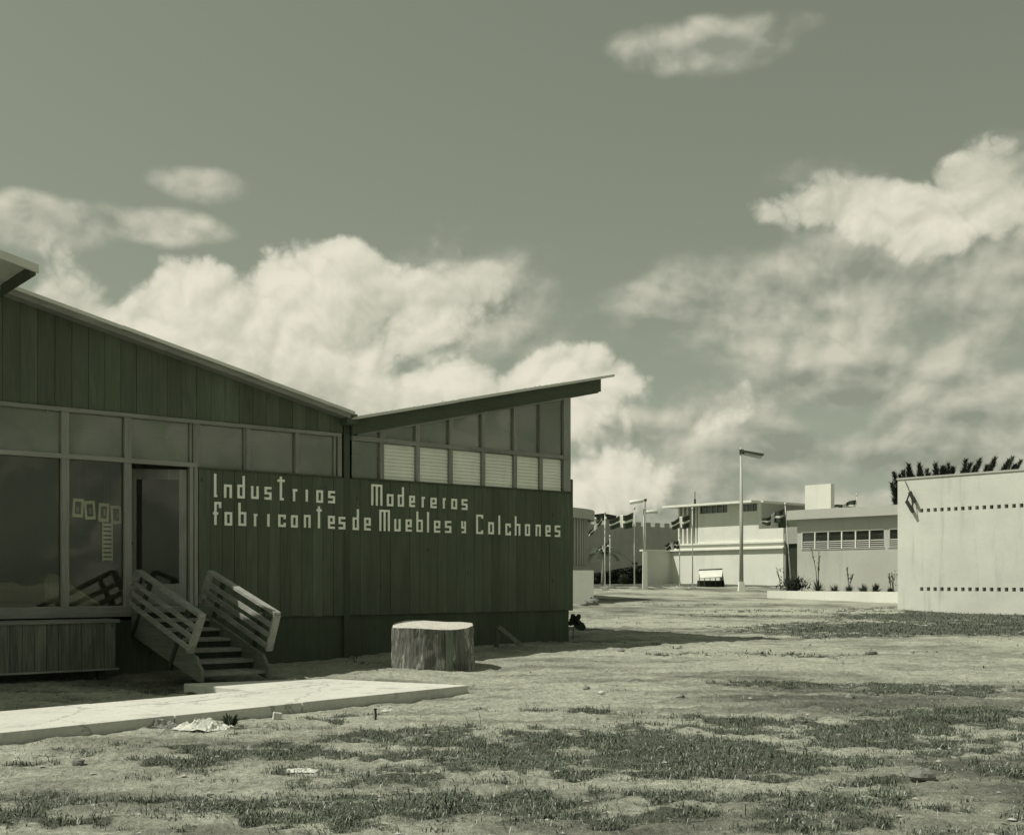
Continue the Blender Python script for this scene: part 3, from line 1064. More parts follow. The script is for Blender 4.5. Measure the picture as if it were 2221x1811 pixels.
LET = []
for ch, a, b, y0, y1 in (('I', 268, 298, 988, 1208), ('n', 362, 435, 1090, 1215), ('d', 488, 557, 1008, 1220), ('u', 617, 687, 1105, 1225),
                         ('s', 743, 808, 1112, 1232), ('T', 865, 933, 1015, 1238), ('r', 1008, 1050, 1132, 1247), ('i', 1128, 1152, 1137, 1250),
                         ('a', 1230, 1292, 1143, 1260), ('s', 1342, 1405, 1150, 1265),
                         ('f', 258, 335, 1252, 1470), ('a', 368, 438, 1348, 1475), ('b', 497, 570, 1262, 1478), ('r', 642, 675, 1365, 1482),
                         ('i', 768, 790, 1367, 1485), ('c', 872, 942, 1372, 1488), ('a', 992, 1055, 1378, 1493), ('n', 1113, 1175, 1375, 1495),
                         ('t', 1232, 1280, 1295, 1500), ('e', 1340, 1403, 1383, 1505), ('s', 1440, 1502, 1393, 1510)):
    LET.append((ch, 400 + a / 4.34, 400 + b / 4.34, 800 + y0 / 4.34, 800 + y1 / 4.34))
for ch, a, b, y0, y1 in (('M', 293, 377, 890, 1052), ('a', 413, 462, 965, 1057), ('d', 497, 543, 910, 1060), ('e', 585, 628, 976, 1063),
                         ('r', 680, 705, 985, 1067), ('e', 748, 795, 992, 1072), ('r', 843, 864, 995, 1076), ('a', 908, 952, 1000, 1080),
                         ('s', 988, 1032, 1003, 1085),
                         ('d', 150, 197, 1080, 1240), ('e', 238, 288, 1145, 1243), ('M', 355, 435, 1085, 1248), ('u', 470, 517, 1155, 1250),
                         ('e', 557, 603, 1158, 1252), ('b', 640, 688, 1098, 1255), ('l', 720, 738, 1102, 1258), ('e', 775, 822, 1168, 1260),
                         ('s', 860, 907, 1170, 1262), ('y', 985, 1020, 1172, 1264), ('C', 1100, 1152, 1122, 1270), ('o', 1193, 1235, 1180, 1272),
                         ('l', 1268, 1286, 1128, 1275), ('c', 1325, 1365, 1190, 1280), ('h', 1397, 1438, 1135, 1282), ('o', 1475, 1513, 1195, 1285),
                         ('n', 1557, 1595, 1198, 1287), ('e', 1633, 1670, 1203, 1290), ('s', 1705, 1745, 1205, 1293)):
    LET.append((ch, 720 + a / 3.548, 720 + b / 3.548, 800 + y0 / 3.548, 800 + y1 / 3.548))
for ch, xa, xb, ya, yb in LET:
    t0, z1 = F(xa, ya)
    t1, _ = F(xb, ya)
    _, z0 = F((xa + xb) / 2, yb)
    _, z1 = F((xa + xb) / 2, ya)
    th = .040
    w, h = t1 - t0, z1 - z0
    mb = MB()
    rects = []
    for s_ in glyph(ch):
        if s_[0] == 'v':
            x = t0 + th / 2 + s_[1] * max(w - th, 0)
            rects.append((x - th / 2, x + th / 2, z0 + s_[2] * (h - th), z0 + th + s_[3] * (h - th)))
        else:
            z = z0 + th / 2 + s_[1] * (h - th)
            tx = t0 + s_[2] * (w - th)
            rects.append((tx, t0 + th + s_[3] * (w - th), z - th / 2, z + th / 2))
    # one clean outline: union of the strokes on a cell grid
    xs_ = sorted({round(v, 4) for r_ in rects for v in r_[:2]})
    zs_ = sorted({round(v, 4) for r_ in rects for v in r_[2:]})
    inside = lambda cx, cz: any(r_[0] - 1e-4 < cx < r_[1] + 1e-4 and r_[2] - 1e-4 < cz < r_[3] + 1e-4 for r_ in rects)
    holes = [(xs_[i], xs_[i + 1], zs_[j], zs_[j + 1]) for i in range(len(xs_) - 1) for j in range(len(zs_) - 1)
             if not inside((xs_[i] + xs_[i + 1]) / 2, (zs_[j] + zs_[j + 1]) / 2)]
    wall_mesh(mb, xs_[0], xs_[-1], zs_[0], zs_[-1], holes, -.048, -.030)
    mb.build('letter', M['letter'], SIGN)

# ------------------------------------------------------------------ wooden stairs
A = floor_pt(437, 1479, SLAB_Z)
B = floor_pt(588, 1472, SLAB_Z)
DL = Vector((P0.x, P0.y, 0)) + Vector((UA.x, UA.y, 0)) * (tdoor0)
DR = Vector((P0.x, P0.y, 0)) + Vector((UA.x, UA.y, 0)) * (tdoor1 + .03)
foot = (A + B) / 2
su = ((DL + DR) / 2 - foot)
su.z = 0
RUN = su.length - .06
su.normalize()
WID = .5 * ((B - A).length + (DR - DL).length) * 1.02
ST = thing('wooden_stairs', 'wooden stairs with two slatted tilted railings leading to the door', 'stairs', (foot.x, foot.y, SLAB_Z), math.atan2(su.y, su.x))
# local: x towards the door, y to the left, z up
SW = WID / 2
RISE = Z_FLOOR - .02 - SLAB_Z
SLOPE = RISE / RUN
NT_ = 7
for k in range(NT_):
    x = .10 + k * (RUN - .1) / NT_
    z = (k + 1) * RISE / (NT_ + .0) - .02
    MB().box(x, x + (RUN / NT_) * 1.04, -SW + .045, SW - .045, z - .045, z).build('tread', M['tread'], ST)
    if k:
        MB().box(x + .05, x + .07, -SW + .047, SW - .047, z - RISE / NT_ + .002, z - .047).build('riser', M['dark_post'], ST)
PLs = {1: Plane(ST.matrix_world @ Vector((0, SW, 0)) if False else (foot + Vector((-su.y, su.x, 0)) * SW), su),
       -1: Plane(foot + Vector((su.y, -su.x, 0)) * SW, su)}


def sl(side, x, y):
    s_, z = PLs[side].px(x, y)
    return s_, z - SLAB_Z


for side in (1, -1):
    y0, y1 = (SW - .042, SW) if side == 1 else (-SW, -SW + .042)
    poly = [(0, 0), (.14, .0), (RUN, RISE - .42), (RUN, RISE + .05), (.36, .36), (.22, .33), (.10, .22), (0, .17)]
    poly = [(x, z + SLOPE * 0) for x, z in poly]
    MB().prism(poly, y0, y1).build('stringer', M['stringer'], ST)
    if side == 1:
        tl, tr, br, bl = sl(1, 304.5, 1238), sl(1, 443, 1335), sl(1, 417, 1415), sl(1, 280, 1310)
    else:
        tl, tr, br, bl = sl(-1, 453, 1240), sl(-1, 597, 1331), sl(-1, 578.5, 1410), sl(-1, 433, 1306)
    rlg = bpy.data.objects.new('railing', None)
    COL.objects.link(rlg)
    rlg.parent = ST
    ym = side * (SW + .03)
    P3 = lambda p, y=ym: Vector((p[0], y, p[1]))
    lerp = lambda p, q, f: (p[0] + (q[0] - p[0]) * f, p[1] + (q[1] - p[1]) * f)
    MB().beam(P3(tl), P3(tr), .10, .045, (0, 1, 0)).build('top_rail', M['rail'], rlg)
    MB().beam(P3(lerp(tr, br, .03)), P3(br), .10, .045, (0, 1, 0)).build('end_board', M['rail'], rlg)
    MB().beam(P3(lerp(tl, bl, .03)), P3(bl), .10, .045, (0, 1, 0)).build('end_board', M['rail'], rlg)
    for f in (.36, .64, .93):
        p, q = lerp(tl, bl, f), lerp(tr, br, f)
        MB().beam(P3(lerp(p, q, .02)), P3(lerp(p, q, .98)), .022, .078, (0, 1, 0)).build('slat', M['rail'], rlg)
    for f in (.20, .80):
        p, q = lerp(tl, tr, f), lerp(bl, br, f)
        d = (q[0] - p[0], q[1] - p[1])
        e = (p[0] + d[0] * 1.75, p[1] + d[1] * 1.75)
        MB().beam(P3(lerp(p, q, .06), ym - .035 * 1), P3(e, ym - .035), .04, .10, (0, 1, 0)).build('post', M['dark_post'], rlg)

# ------------------------------------------------------------------ board box under the shop window
BP = Plane(P0 - UB * .55, UA)
tb1, zb1 = BP.px(250, 1350)
_, zb0 = BP.px(245, 1448)
tb0 = -5.0
BX = thing('board_box', 'weathered box of upright boards standing below the shop window', 'box', (P0.x, P0.y, 0), ANG_A)
k = round((tb1 - tb0) / .17)
w = (tb1 - tb0) / k
for i in range(k):
    h = random.uniform(0, .01)
    MB().box(tb0 + i * w + .003, tb0 + (i + 1) * w - .003, -.55 - h, -.525, zb0, zb1).build('board', M['box_board'], BX)
MB().box(tb0, tb1 + .06, -.585, -.06, zb1 + .002, zb1 + .05).build('lid', M['frame_x'], BX)
MB().box(tb0, tb1 + .05, -.575, -.50, zb0 - .03, zb0 - .002).build('bottom_rail', M['rail'], BX)
MB().box(tb1 - .03, tb1 - .004, -.52, .0, zb0, zb1).build('end_panel', M['box_board'], BX)
MB().box(tb0, tb1 - .03, -.52, .0, zb0 - .02, zb0 + .01).build('base', M['skirt'], BX)
for t in (tb0 + .1, (tb0 + tb1) / 2, tb1 - .15):
    MB().box(t - .05, t + .05, -.40, -.30, -.1, zb0 - .022).build('leg', M['dark_post'], BX)

# ------------------------------------------------------------------ tree stump
def stump():
    c = floor_pt(934, 1452, 0.0)
    c = Vector((-1.33, 19.05, gz(-1.33, 19.05) - .04))
    T = thing('tree_stump', 'wide sawn tree stump with peeling bark standing in the sun', 'stump', c)
    N, L = 200, 16
    rb = .665
    prof = []
    ph = [random.uniform(0, 6.28) for _ in range(8)]
    for i in range(N):
        a = 2 * math.pi * i / N
        r = 1 + .035 * math.sin(2 * a + ph[0]) + .03 * math.sin(3 * a + ph[1]) + .02 * math.sin(5 * a + ph[2]) + .018 * math.sin(9 * a + ph[3]) + .012 * math.sin(17 * a + ph[4]) + .035 * (vn1(i * .55, 3.3) - .5) * (.35 + vn1(i * .06, 8.8))
        prof.append(r)
    H = .735
    mb = MB()
    for j in range(L + 1):
        f = j / L
        for i in range(N):
            a = 2 * math.pi * i / N
            fl = 1 + .035 * (1 - f) ** 2
            rr_ = rb * prof[i] * fl * (1 + .035 * (vn1(i * .7, j * .55) - .5) + .035 * (vn1(i * .12 + 40, j * .3) - .5))
            z = H * f + (.018 * math.sin(3 * a + 1) - .016 * math.sin(a) * -1) * f
            mb.v.append((rr_ * math.cos(a), rr_ * math.sin(a), z + (.03 * math.sin(a)) * f))
    for j in range(L):
        for i in range(N):
            a, b = j * N + i, j * N + (i + 1) % N
            mb.f.append((a, b, b + N, a + N))
            mb.m.append(0)
    mb.build('bark', M['bark'], T, True)
    top = MB()
    ring0 = [mb.v[L * N + i] for i in range(N)]
    for s_, dz in ((.985, .004), (.9, .012), (.6, .010), (.3, .013)):
        for p in ring0:
            top.v.append((p[0] * s_, p[1] * s_, H + (p[2] - H) * s_ + dz))
    top.v.append((0, 0, H + .012))
    for j in range(3):
        for i in range(N):
            a, b = j * N + i, j * N + (i + 1) % N
            top.f.append((a, b, b + N, a + N))
            top.m.append(0)
    for i in range(N):
        top.f.append((3 * N + i, 3 * N + (i + 1) % N, 4 * N))
        top.m.append(0)
    # close the rim
    b0 = len(top.v)
    top.v += ring0
    for i in range(N):
        top.f.append((b0 + i, b0 + (i + 1) % N, (i + 1) % N, i))
        top.m.append(0)
    top.build('sawn_top', M['rings'], T)
    # a bare strip of wood and a torn lip of bark on the sunless side
    a0 = R(-62)
    strip = MB()
    for j in range(9):
        f = j / 8
        for a in (a0 - .085, a0 + .085):
            r = rb * 1.055 * (1 + .03 * (1 - f) ** 2)
            strip.v.append((r * math.cos(a), r * math.sin(a), .02 + f * (H - .10)))
    strip.f = [(2 * j, 2 * j + 1, 2 * j + 3, 2 * j + 2) for j in range(8)]
    strip.m = [0] * 8
    o = strip.build('bare_wood_strip', M['box_board'], T)
    sm = o.modifiers.new('s', 'SOLIDIFY')
    sm.thickness = .05
    sm.offset = -1


def vn1(x, y):
    return float(vnoise(np.array([x]), np.array([y]))[0])


stump()

# ------------------------------------------------------------------ far buildings
def frame_empty(name, label, cat, P, ang):
    return thing(name, label, cat, (P.x, P.y, 0), ang)


UBX = Vector((math.cos(ANG_B), math.sin(ANG_B)))
ANG_BN = Vector((-UBX.y, UBX.x))


def near_hall():
    P = Vector(at(1947, HY, 40).xy)
    pl = Plane(P, UBX)
    T = frame_empty('stucco_hall', 'pale windowless stucco wall with two rows of square vent holes at the right', 'building', P, ANG_B)
    _, zt = pl.px(1947, 1041)
    W = 14.0
    holes = []
    s0, z1 = pl.px(1999, 1106)
    s1, _ = pl.px(2013.5, 1106)
    z1 = pl.px(1999, 1107)[1]
    z2 = pl.px(1999, 1277)[1]
    pitch, hs = s1 - s0, .125
    for i in range(38):
        for z in (z1, z2):
            holes.append((s0 - hs / 2 + i * pitch, s0 + hs / 2 + i * pitch, z - hs / 2, z + hs / 2))
    mb = wall_mesh(MB(), 0, W, -.3, zt, holes, 0, .25)
    mb.box(0, .25, .252, 5, -.3, zt)
    mb.box(W - .25, W, .252, 5, -.3, zt)
    mb.box(.252, W - .252, 4.75, 5, -.3, zt)
    mb.build('wall', M['white_near'], T)
    MB().box(-.03, W + .03, -.03, 5.03, zt + .002, zt + .06).build('coping', M['white2'], T)
    MB().box(.27, W - .27, .5, .6, -.3, zt - .02).build('dark_hole_sheet', M['black'], T)  # black sheet behind the vent holes, paints the shade inside them
    # dark hanging bracket lamp on the wall
    s_, z = pl.px(1980, 1085)
    p = P + UBX * s_
    B_ = thing('bracket_lamp', 'dark angular bracket lamp hanging from a wire on the stucco wall', 'lamp', (p.x, p.y, 0), ANG_B)
    pt = lambda x, y, d=-.14: (pl.px(x, y)[0] - s_, d, pl.px(x, y)[1])
    b1 = MB().beam(pt(1978, 1068), pt(1989, 1089), .10, .09).beam(pt(1971, 1087), pt(1985, 1111), .10, .09)
    b1.build('lamp_housing', M['black'], B_)
    MB().tube([pt(1978, 1069), pt(1971, 1088)], .025, 6).tube([pt(1981, 1076), pt(1986, 1106)], .015, 6).tube([pt(1978, 1069, -.14), pt(1976, 1066, .01)], .03, 6).build('arm', M['black'], B_)
    MB().tube([pt(1964, 1043, -.03), pt(1978, 1069)], .012, 5).build('wire', M['black'], B_)


near_hall()


def low_building():
    P = Vector(at(1729, HY, 55).xy)
    pl = Plane(P, UBX)
    T = frame_empty('long_low_pavilion', 'long low pale building with deep roof edge and ribbon window behind the planter', 'building', P, ANG_B)
    zf0, zf1 = pl.px(1729, 1127)[1], pl.px(1729, 1108)[1]
    W = 12.0
    wt, wb = pl.px(1740, 1154)[1], pl.px(1740, 1191)[1]
    ws, we = pl.px(1739, 1180)[0], pl.px(1917, 1180)[0]
    ws2 = pl.px(1928, 1180)[0]
    z0 = .6
    wall_mesh(MB(), 0, W, z0, zf0 + .02, [(ws, we, wb, wt), (ws2, ws2 + 5.0, wb, wt)], 0, .2).box(0, .2, .202, 6, z0, zf0 + .02).box(W - .2, W, .202, 6, z0, zf0 + .02).box(.202, W - .202, 5.8, 6, z0, zf0 + .02).build('wall', M['white2'], T)
    ro = MB().box(-.32, W + .4, -.33, 6.4, zf0, zf1).build('roof', M['grey_stucco'], T)
    MB().box(-.34, W + .42, -.36, -.332, zf0 - .015, zf1 + .012).build('fascia', M['white2'], ro)
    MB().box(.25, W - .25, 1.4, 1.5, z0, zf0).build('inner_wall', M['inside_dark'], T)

    def ribbon(a, b, k):
        w_ = (b - a) / k
        for i in range(k):
            x0, x1 = a + i * w_, a + (i + 1) * w_
            wn = bpy.data.objects.new('window', None)
            COL.objects.link(wn)
            wn.parent = T
            MB().box(x0 + .02, x1 - .02, .07, .08, wb + .02, wt - .02).build('pane', M['glass_far'], wn)
            MB().box(x0 - .025, x0 + .025, .0, .1, wb + .002, wt - .002).build('mullion', M['trim'], wn)
            for j in range(4):
                z = wb + .04 + j * .09
                MB().hexa([(x0 + .03, .01, z), (x1 - .03, .01, z), (x1 - .03, .02, z), (x0 + .03, .02, z),
                           (x0 + .03, .045, z + .05), (x1 - .03, .045, z + .05), (x1 - .03, .055, z + .05), (x0 + .03, .055, z + .05)]).build('louvre_slat', M['castle'], wn)
        MB().box(a, b, -.012, .12, wt - .03, wt + .01).build('window_head', M['trim'], T)
        MB().box(a - .03, b + .03, -.03, .12, wb - .04, wb + .004).build('window_sill', M['white2'], T)
    ribbon(ws, we, 6)
    ribbon(ws2, ws2 + 5.0, 5)
    # tall plain block rising behind the roof
    pc = Plane(P + ANG_BN * 2.2, UBX)
    c0, zc = pc.px(1746, 1053)
    c1, _ = pc.px(1802, 1053)
    MB().box(c0, c1, 2.2, 2.5, zf1 - .3, zc).build('tower_block', M['white'], T)


low_building()


def two_storey():
    P = Vector(at(1455, HY, 85).xy)
    pl = Plane(P, UBX)
    q = lambda x, y: pl.px(x, y)
    T = frame_empty('white_two_storey_hall', 'white two-storey building with flat projecting roof and strip windows', 'building', P, ANG_B)
    s_l, s_c, s_r = q(1470, 1100)[0], q(1645, 1100)[0], q(1699, 1100)[0]
    zr = q(1641, 1086)[1]
    z0 = .9
    zl2 = q(1560, 1190)[1]     # ledge over the ground floor
    zl1 = q(1560, 1177)[1]
    zb_ = q(1690, 1145)[1]     # balcony parapet top
    w1 = (q(1517, 1112)[0], q(1577, 1112)[0], q(1545, 1113)[1], q(1545, 1097)[1])
    w2 = (q(1606, 1112)[0], q(1642, 1112)[0], q(1625, 1109)[1], q(1625, 1093)[1])
    # ground floor
    wall_mesh(MB(), 0, s_r, z0, zl2 - .1, [], 0, .25).box(0, .25, .252, 8, z0, zl2 - .1).box(.252, s_r, 7.75, 8, z0, zl2 - .1).build('ground_floor_wall', M['white'], T)
    MB().box(-.5, s_r + .1, -.20, 8, zl2 - .1 + .002, zl2).build('lower_ledge', M['trim'], T)
    MB().box(.3, s_r + .05, -.02, 7.9, zl2 + .002, zl1 - .12).build('ledge_band', M['white'], T)
    MB().box(.1, s_r + .12, -.14, 8, zl1 - .118, zl1).build('upper_ledge', M['trim'], T)
    # upper floor wall with windows, fins at the left end
    sfin = q(1513, 1100)[0]
    wall_mesh(MB(), sfin, s_c, zl1 + .002, zr - .15, [w1, w2], .02, .25).box(s_c - .25, s_c, .252, 7, zl1, zr - .15).box(s_l, s_c - .25, 6.8, 7, zl1, zr - .15).box(s_l, s_l + .2, .8, 6.8, zl1, zr - .15).build('upper_floor_wall', M['white'], T)
    MB().box(s_l, sfin, .55, .75, zl1, zr - .15).build('recessed_wall', M['white'], T)
    for i in range(5):
        x = s_l + (sfin - s_l) * i / 4.6
        MB().box(x, x + .13, .03, .54, zl1 + .002, zr - .15).build('fin', M['white'], T)
    for (a, b, c, d), k in ((w1, 5), (w2, 3)):
        w_ = (b - a) / k
        for i in range(k):
            wn = MB().box(a + i * w_ + .03, a + (i + 1) * w_ - .03, .14, .15, c, d).build('window', M['glass_far'], T)
            MB().box(a + i * w_ - .03, a + i * w_ + .03, .09, .16, c + .002, d - .002).build('mullion', M['grey_stucco'], wn)
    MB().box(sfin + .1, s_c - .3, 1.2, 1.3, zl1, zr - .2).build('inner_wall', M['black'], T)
    # roof slab
    rt = MB().box(s_l - .75, s_c + .06, -.84, 8.5, zr - .148, zr).build('roof', M['trim'], T)
    MB().box(s_l + 1.2, s_l + 1.32, .4, .5, zr + .002, zr + .45).tube([(s_l + 1.26, .45, zr + .45), (s_l + 1.26, .45, zr + 1.0)], .03, 6).build('mast', M['black'], rt)
    # balcony on the right, open behind its parapet
    MB().box(s_c + .002, s_r, 0, .2, zl1 + .002, zb_).box(s_r - .2, s_r, .202, 5, zl1 + .002, zb_).build('balcony_parapet', M['white'], T)
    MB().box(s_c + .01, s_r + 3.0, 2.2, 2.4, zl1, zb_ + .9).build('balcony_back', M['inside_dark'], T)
    # shaded side wall running back on the right, tall dark doorway beside the white front
    pr = Plane(P + UBX * s_c + ANG_BN * .3, ANG_BN)
    e_, zt = pr.px(1758, 1092)
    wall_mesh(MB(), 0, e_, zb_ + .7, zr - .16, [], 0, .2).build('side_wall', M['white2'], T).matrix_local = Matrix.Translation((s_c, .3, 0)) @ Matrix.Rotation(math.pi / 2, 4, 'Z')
    MB().prism([(0, zr - .12), (e_ + .8, zr - .12), (e_ + .8, zr), (0, zr)], -.25, .3).build('side_roof', M['trim'], T).matrix_local = Matrix.Translation((s_c, .2, 0)) @ Matrix.Rotation(math.pi / 2, 4, 'Z')
    zd = q(1715, 1179)[1]
    MB().box(s_r + .002, s_r + .14, .05, .3, z0, zl1 + .5).build('pier', M['grey_stucco'], T)
    MB().box(s_r + .142, s_r + 2.2, .25, .35, z0, zd).build('door', M['black'], T)
    MB().box(s_r + .142, s_r + 2.4, .08, .4, zd + .002, zl1 + .9).build('lintel', M['grey_stucco'], T)
    # projecting end wall at the left: shaded face, casts the slanting shadow
    pw = Plane(P, UA * -1)
    k0 = pw.px(1399, 1200)[0]
    _, zw = pw.px(1420, 1195)
    MB().box(-.25, .0, -k0, -.002, z0, zl2 - .12).build('end_wall', M['white'], T)
    MB().box(-.45, .1, -k0 - .1, -.202, zl2 - .118, zl2 - .002).build('end_ledge', M['trim'], T)


two_storey()


def round_pavilion():
    c = Vector((-1.1, 48.5))
    z0 = .6
    T = thing('round_pavilion', 'round pavilion with curved canopy and upright fins behind the timber pavilion', 'building', (c.x, c.y, 0))
    Rr = 4.55
    zt, zb = at(1262, 1105, 47).z, at(1262, 1126, 47).z
    zbase = at(1262, 1228, 47).z

    def ringmb(r0, r1, a, b, n=64):
        mb = MB()
        for i in range(n):
            t0, t1 = 2 * math.pi * i / n, 2 * math.pi * (i + 1) / n
            p = lambda r, t, z: (r * math.cos(t), r * math.sin(t), z)
            mb.hexa([p(r0, t0, a), p(r1, t0, a), p(r1, t1, a), p(r0, t1, a), p(r0, t0, b), p(r1, t0, b), p(r1, t1, b), p(r0, t1, b)])
        return mb
    ringmb(.0, Rr, zt - .02, zt + .0).build('roof', M['white2'], T)
    ringmb(Rr - .15, Rr + .02, zb, zt - .021).build('canopy', M['white2'], T)
    ringmb(0.0, Rr - .16, zb + .05, zb + .12).build('soffit', M['white2'], T)
    ringmb(4.02, 4.12, zbase, zb + .049).build('drum_wall', M['castle'], T)
    for i in range(110):
        t = 2 * math.pi * i / 110
        p = Vector((math.cos(t), math.sin(t)))
        n = Vector((-p.y, p.x)) * .045
        a, b = p * 4.121, p * 4.30
        MB().hexa([(a.x - n.x, a.y - n.y, zbase), (b.x - n.x, b.y - n.y, zbase), (b.x + n.x, b.y + n.y, zbase), (a.x + n.x, a.y + n.y, zbase),
                   (a.x - n.x, a.y - n.y, zb + .048), (b.x - n.x, b.y - n.y, zb + .048), (b.x + n.x, b.y + n.y, zb + .048), (a.x + n.x, a.y + n.y, zb + .048)]).build('fin', M['white2'], T)
    ringmb(0, 4.4, z0 - .4, zbase - .002).build('base', M['grey_stucco'], T)
    # square block at the foot
    x1 = at(1281, HY, 46).x
    b = MB().box(x1 - 3.2, x1, 44.3, 46.2, z0 - .4, at(1281, 1237, 45).z).build('garden_wall_block', M['white'])
    b2 = tag(b, 'pale square stucco block standing at the foot of the round pavilion', 'wall')


round_pavilion()


def castle():
    P = Vector(at(1275, HY, 96).xy)
    pl = Plane(P, UA)
    T = thing('crenellated_wall', 'grey stone-rendered wall topped with square battlements', 'wall', (P.x, P.y, 0), ANG_A)
    zc = pl.px(1379, 1141)[1]
    e_ = pl.s_at(1530)
    MB().box(-4, e_, 0, .5, .5, zc).build('wall', M['castle'], T)
    zt = pl.px(1379, 1132)[1]
    x = pl.s_at(1379)
    pt = pl.s_at(1400) - pl.s_at(1379)
    i = 0
    k = -6
    while x + k * pt < e_ - 1:
        a = x + k * pt
        if not (-3.6 < a):
            k += 1
            continue
        MB().box(a, a + pt * .55, 0, .5, zc + .002, zt + (0)).build('merlon', M['castle'], T)
        k += 1
    # small window slot
    a, z = pl.px(1377, 1222)
    MB().box(a - .3, a + .3, -.05, -.004, z - .12, z + .12).build('vent', M['black'], T)
    # dark gabled roof peeping over behind the left end
    p1 = at(1275 + 32, HY, 108)
    H = thing('dark_roofed_shed', 'dark low roof with two round white lamps behind the grey wall', 'shed', (p1.x, p1.y, 0), 0)
    g = lambda x, y: ((x - 1307) / FPX * 108, EYE - (y - HY) / FPX * 108)
    MB().prism([g(1284, 1128), g(1338, 1124), g(1336, 1118), g(1309, 1113), g(1286, 1116)], 0, 5).build('roof', M['leaf_dark'], H)
    MB().box(g(1290, 0)[0], g(1332, 0)[0], .2, 5, 1, g(0, 1126)[1]).build('wall', M['castle'], H)
    for x, y in ((1291, 1125), (1313, 1124)):
        cx_, cz_ = g(x, y)
        mb = MB()
        for i in range(10):
            a0, a1 = 2 * math.pi * i / 10, 2 * math.pi * (i + 1) / 10
            mb.add([(cx_, -.3, cz_), (cx_ + .13 * math.cos(a0), -.2, cz_ + .15 * math.sin(a0)), (cx_ + .13 * math.cos(a1), -.2, cz_ + .15 * math.sin(a1))], [(0, 2, 1)])
            mb.add([(cx_, -.02, cz_), (cx_ + .13 * math.cos(a0), -.2, cz_ + .15 * math.sin(a0)), (cx_ + .13 * math.cos(a1), -.2, cz_ + .15 * math.sin(a1))], [(0, 1, 2)])
        mb.build('round_lamp', M['lamp_white'], H)


castle()


# ------------------------------------------------------------------ flags, lamps
def flagpole(label, px, ytop, Y, corners=None, lean=0, ybase=None, waves=1.5, seed=0):
    rg = random.Random(seed)
    top = at(px, ytop, Y)
    zg = gz(top.x, Y)
    T = thing('flagpole', label, 'flagpole', (top.x, top.y, zg), 0, 'flagpoles on the fairground')
    zb = 0
    if ybase:
        T.location.z = at(px, ybase, Y).z
    h = top.z - T.location.z
    T.rotation_euler = (0, 0, 0)
    MB().tube([(lean, 0, -.2), (0, 0, h)], [.040, .022], 8).build('pole', M['pole'], T, True)
    MB().tube([(0, 0, h), (0, 0, h + .05), (0, 0, h + .12), (0, 0, h + .16)], [.02, .06, .06, .02], 8).build('finial', M['pole'], T, True)
    MB().box(lean - .2, lean + .2, -.2, .2, -.25, .08).build('base', M['concrete'], T)
    if corners:
        ht, hb, ft, fb_ = [at(x, y, Y) - Vector((top.x, top.y, T.location.z)) for x, y in corners]
        NU, NV = 25, 20
        mb = MB()
        ph = rg.uniform(0, 6)
        for i in range(NU):
            u = i / (NU - 1)
            for j in range(NV):
                v = j / (NV - 1)
                p = (ht * (1 - v) + hb * v) * (1 - u) + (ft * (1 - v) + fb_ * v) * u
                k = math.sin(u * 6.28 * waves + ph + v * 1.2)
                p = p + Vector((.05 * k * min(1, u * 3), .22 * k * min(1, u * 3), .07 * math.sin(u * 6.28 * waves + ph + .9) * min(1, u * 3)))
                mb.v.append(tuple(p))
        for i in range(NU - 1):
            for j in range(NV - 1):
                u, v = (i + .5) / (NU - 1), (j + .5) / (NV - 1)
                mb.f.append((i * NV + j, i * NV + j + 1, (i + 1) * NV + j + 1, (i + 1) * NV + j))
                mb.m.append(1 if abs(u - .5) < .075 or abs(v - .5) < .105 else 0)
        o = mb.build('flag', [M['flag_dark'], M['flag_white']], T, True)
        sm = o.modifiers.new('s', 'SOLIDIFY')
        sm.thickness = .008
    return T


flagpole('flagpole nearest the round pavilion, flag hanging in a narrow slanting fold', 1312, 1116, 62,
         [(1306, 1118), (1306, 1132), (1274, 1158), (1279, 1166)], waves=2.2, seed=1)
flagpole('short flagpole with drooping flag in front of the young palm', 1323, 1166, 70,
         [(1321, 1172), (1321, 1194), (1297, 1190), (1300, 1196)], seed=2)
flagpole('flagpole with spread cross flag against the grey battlements', 1376, 1105, 62,
         [(1374, 1111), (1371, 1145), (1322, 1127), (1324, 1146)], seed=3)
flagpole('flagpole with cross flag before the left end of the white two-storey building', 1502, 1106, 66,
         [(1498, 1114), (1494, 1145), (1456, 1130), (1459, 1147)], seed=4)
flagpole('flagpole with cross flag beside the dark doorway of the two-storey building', 1703, 1096, 62,
         [(1700, 1103), (1697, 1134), (1652, 1127), (1653, 1139)], lean=.35, seed=5)
flagpole('flagpole rising behind the long low roof with half-hidden flag', 1858, 1076, 74,
         [(1857, 1084), (1854, 1108), (1806, 1098), (1806, 1110)], seed=6)
flagpole('short pole with crumpled flag hanging over the ledge left of the white building', 1474, 1168, 72,
         [(1472, 1172), (1474, 1190), (1442, 1180), (1446, 1192)], seed=7, waves=2.5)


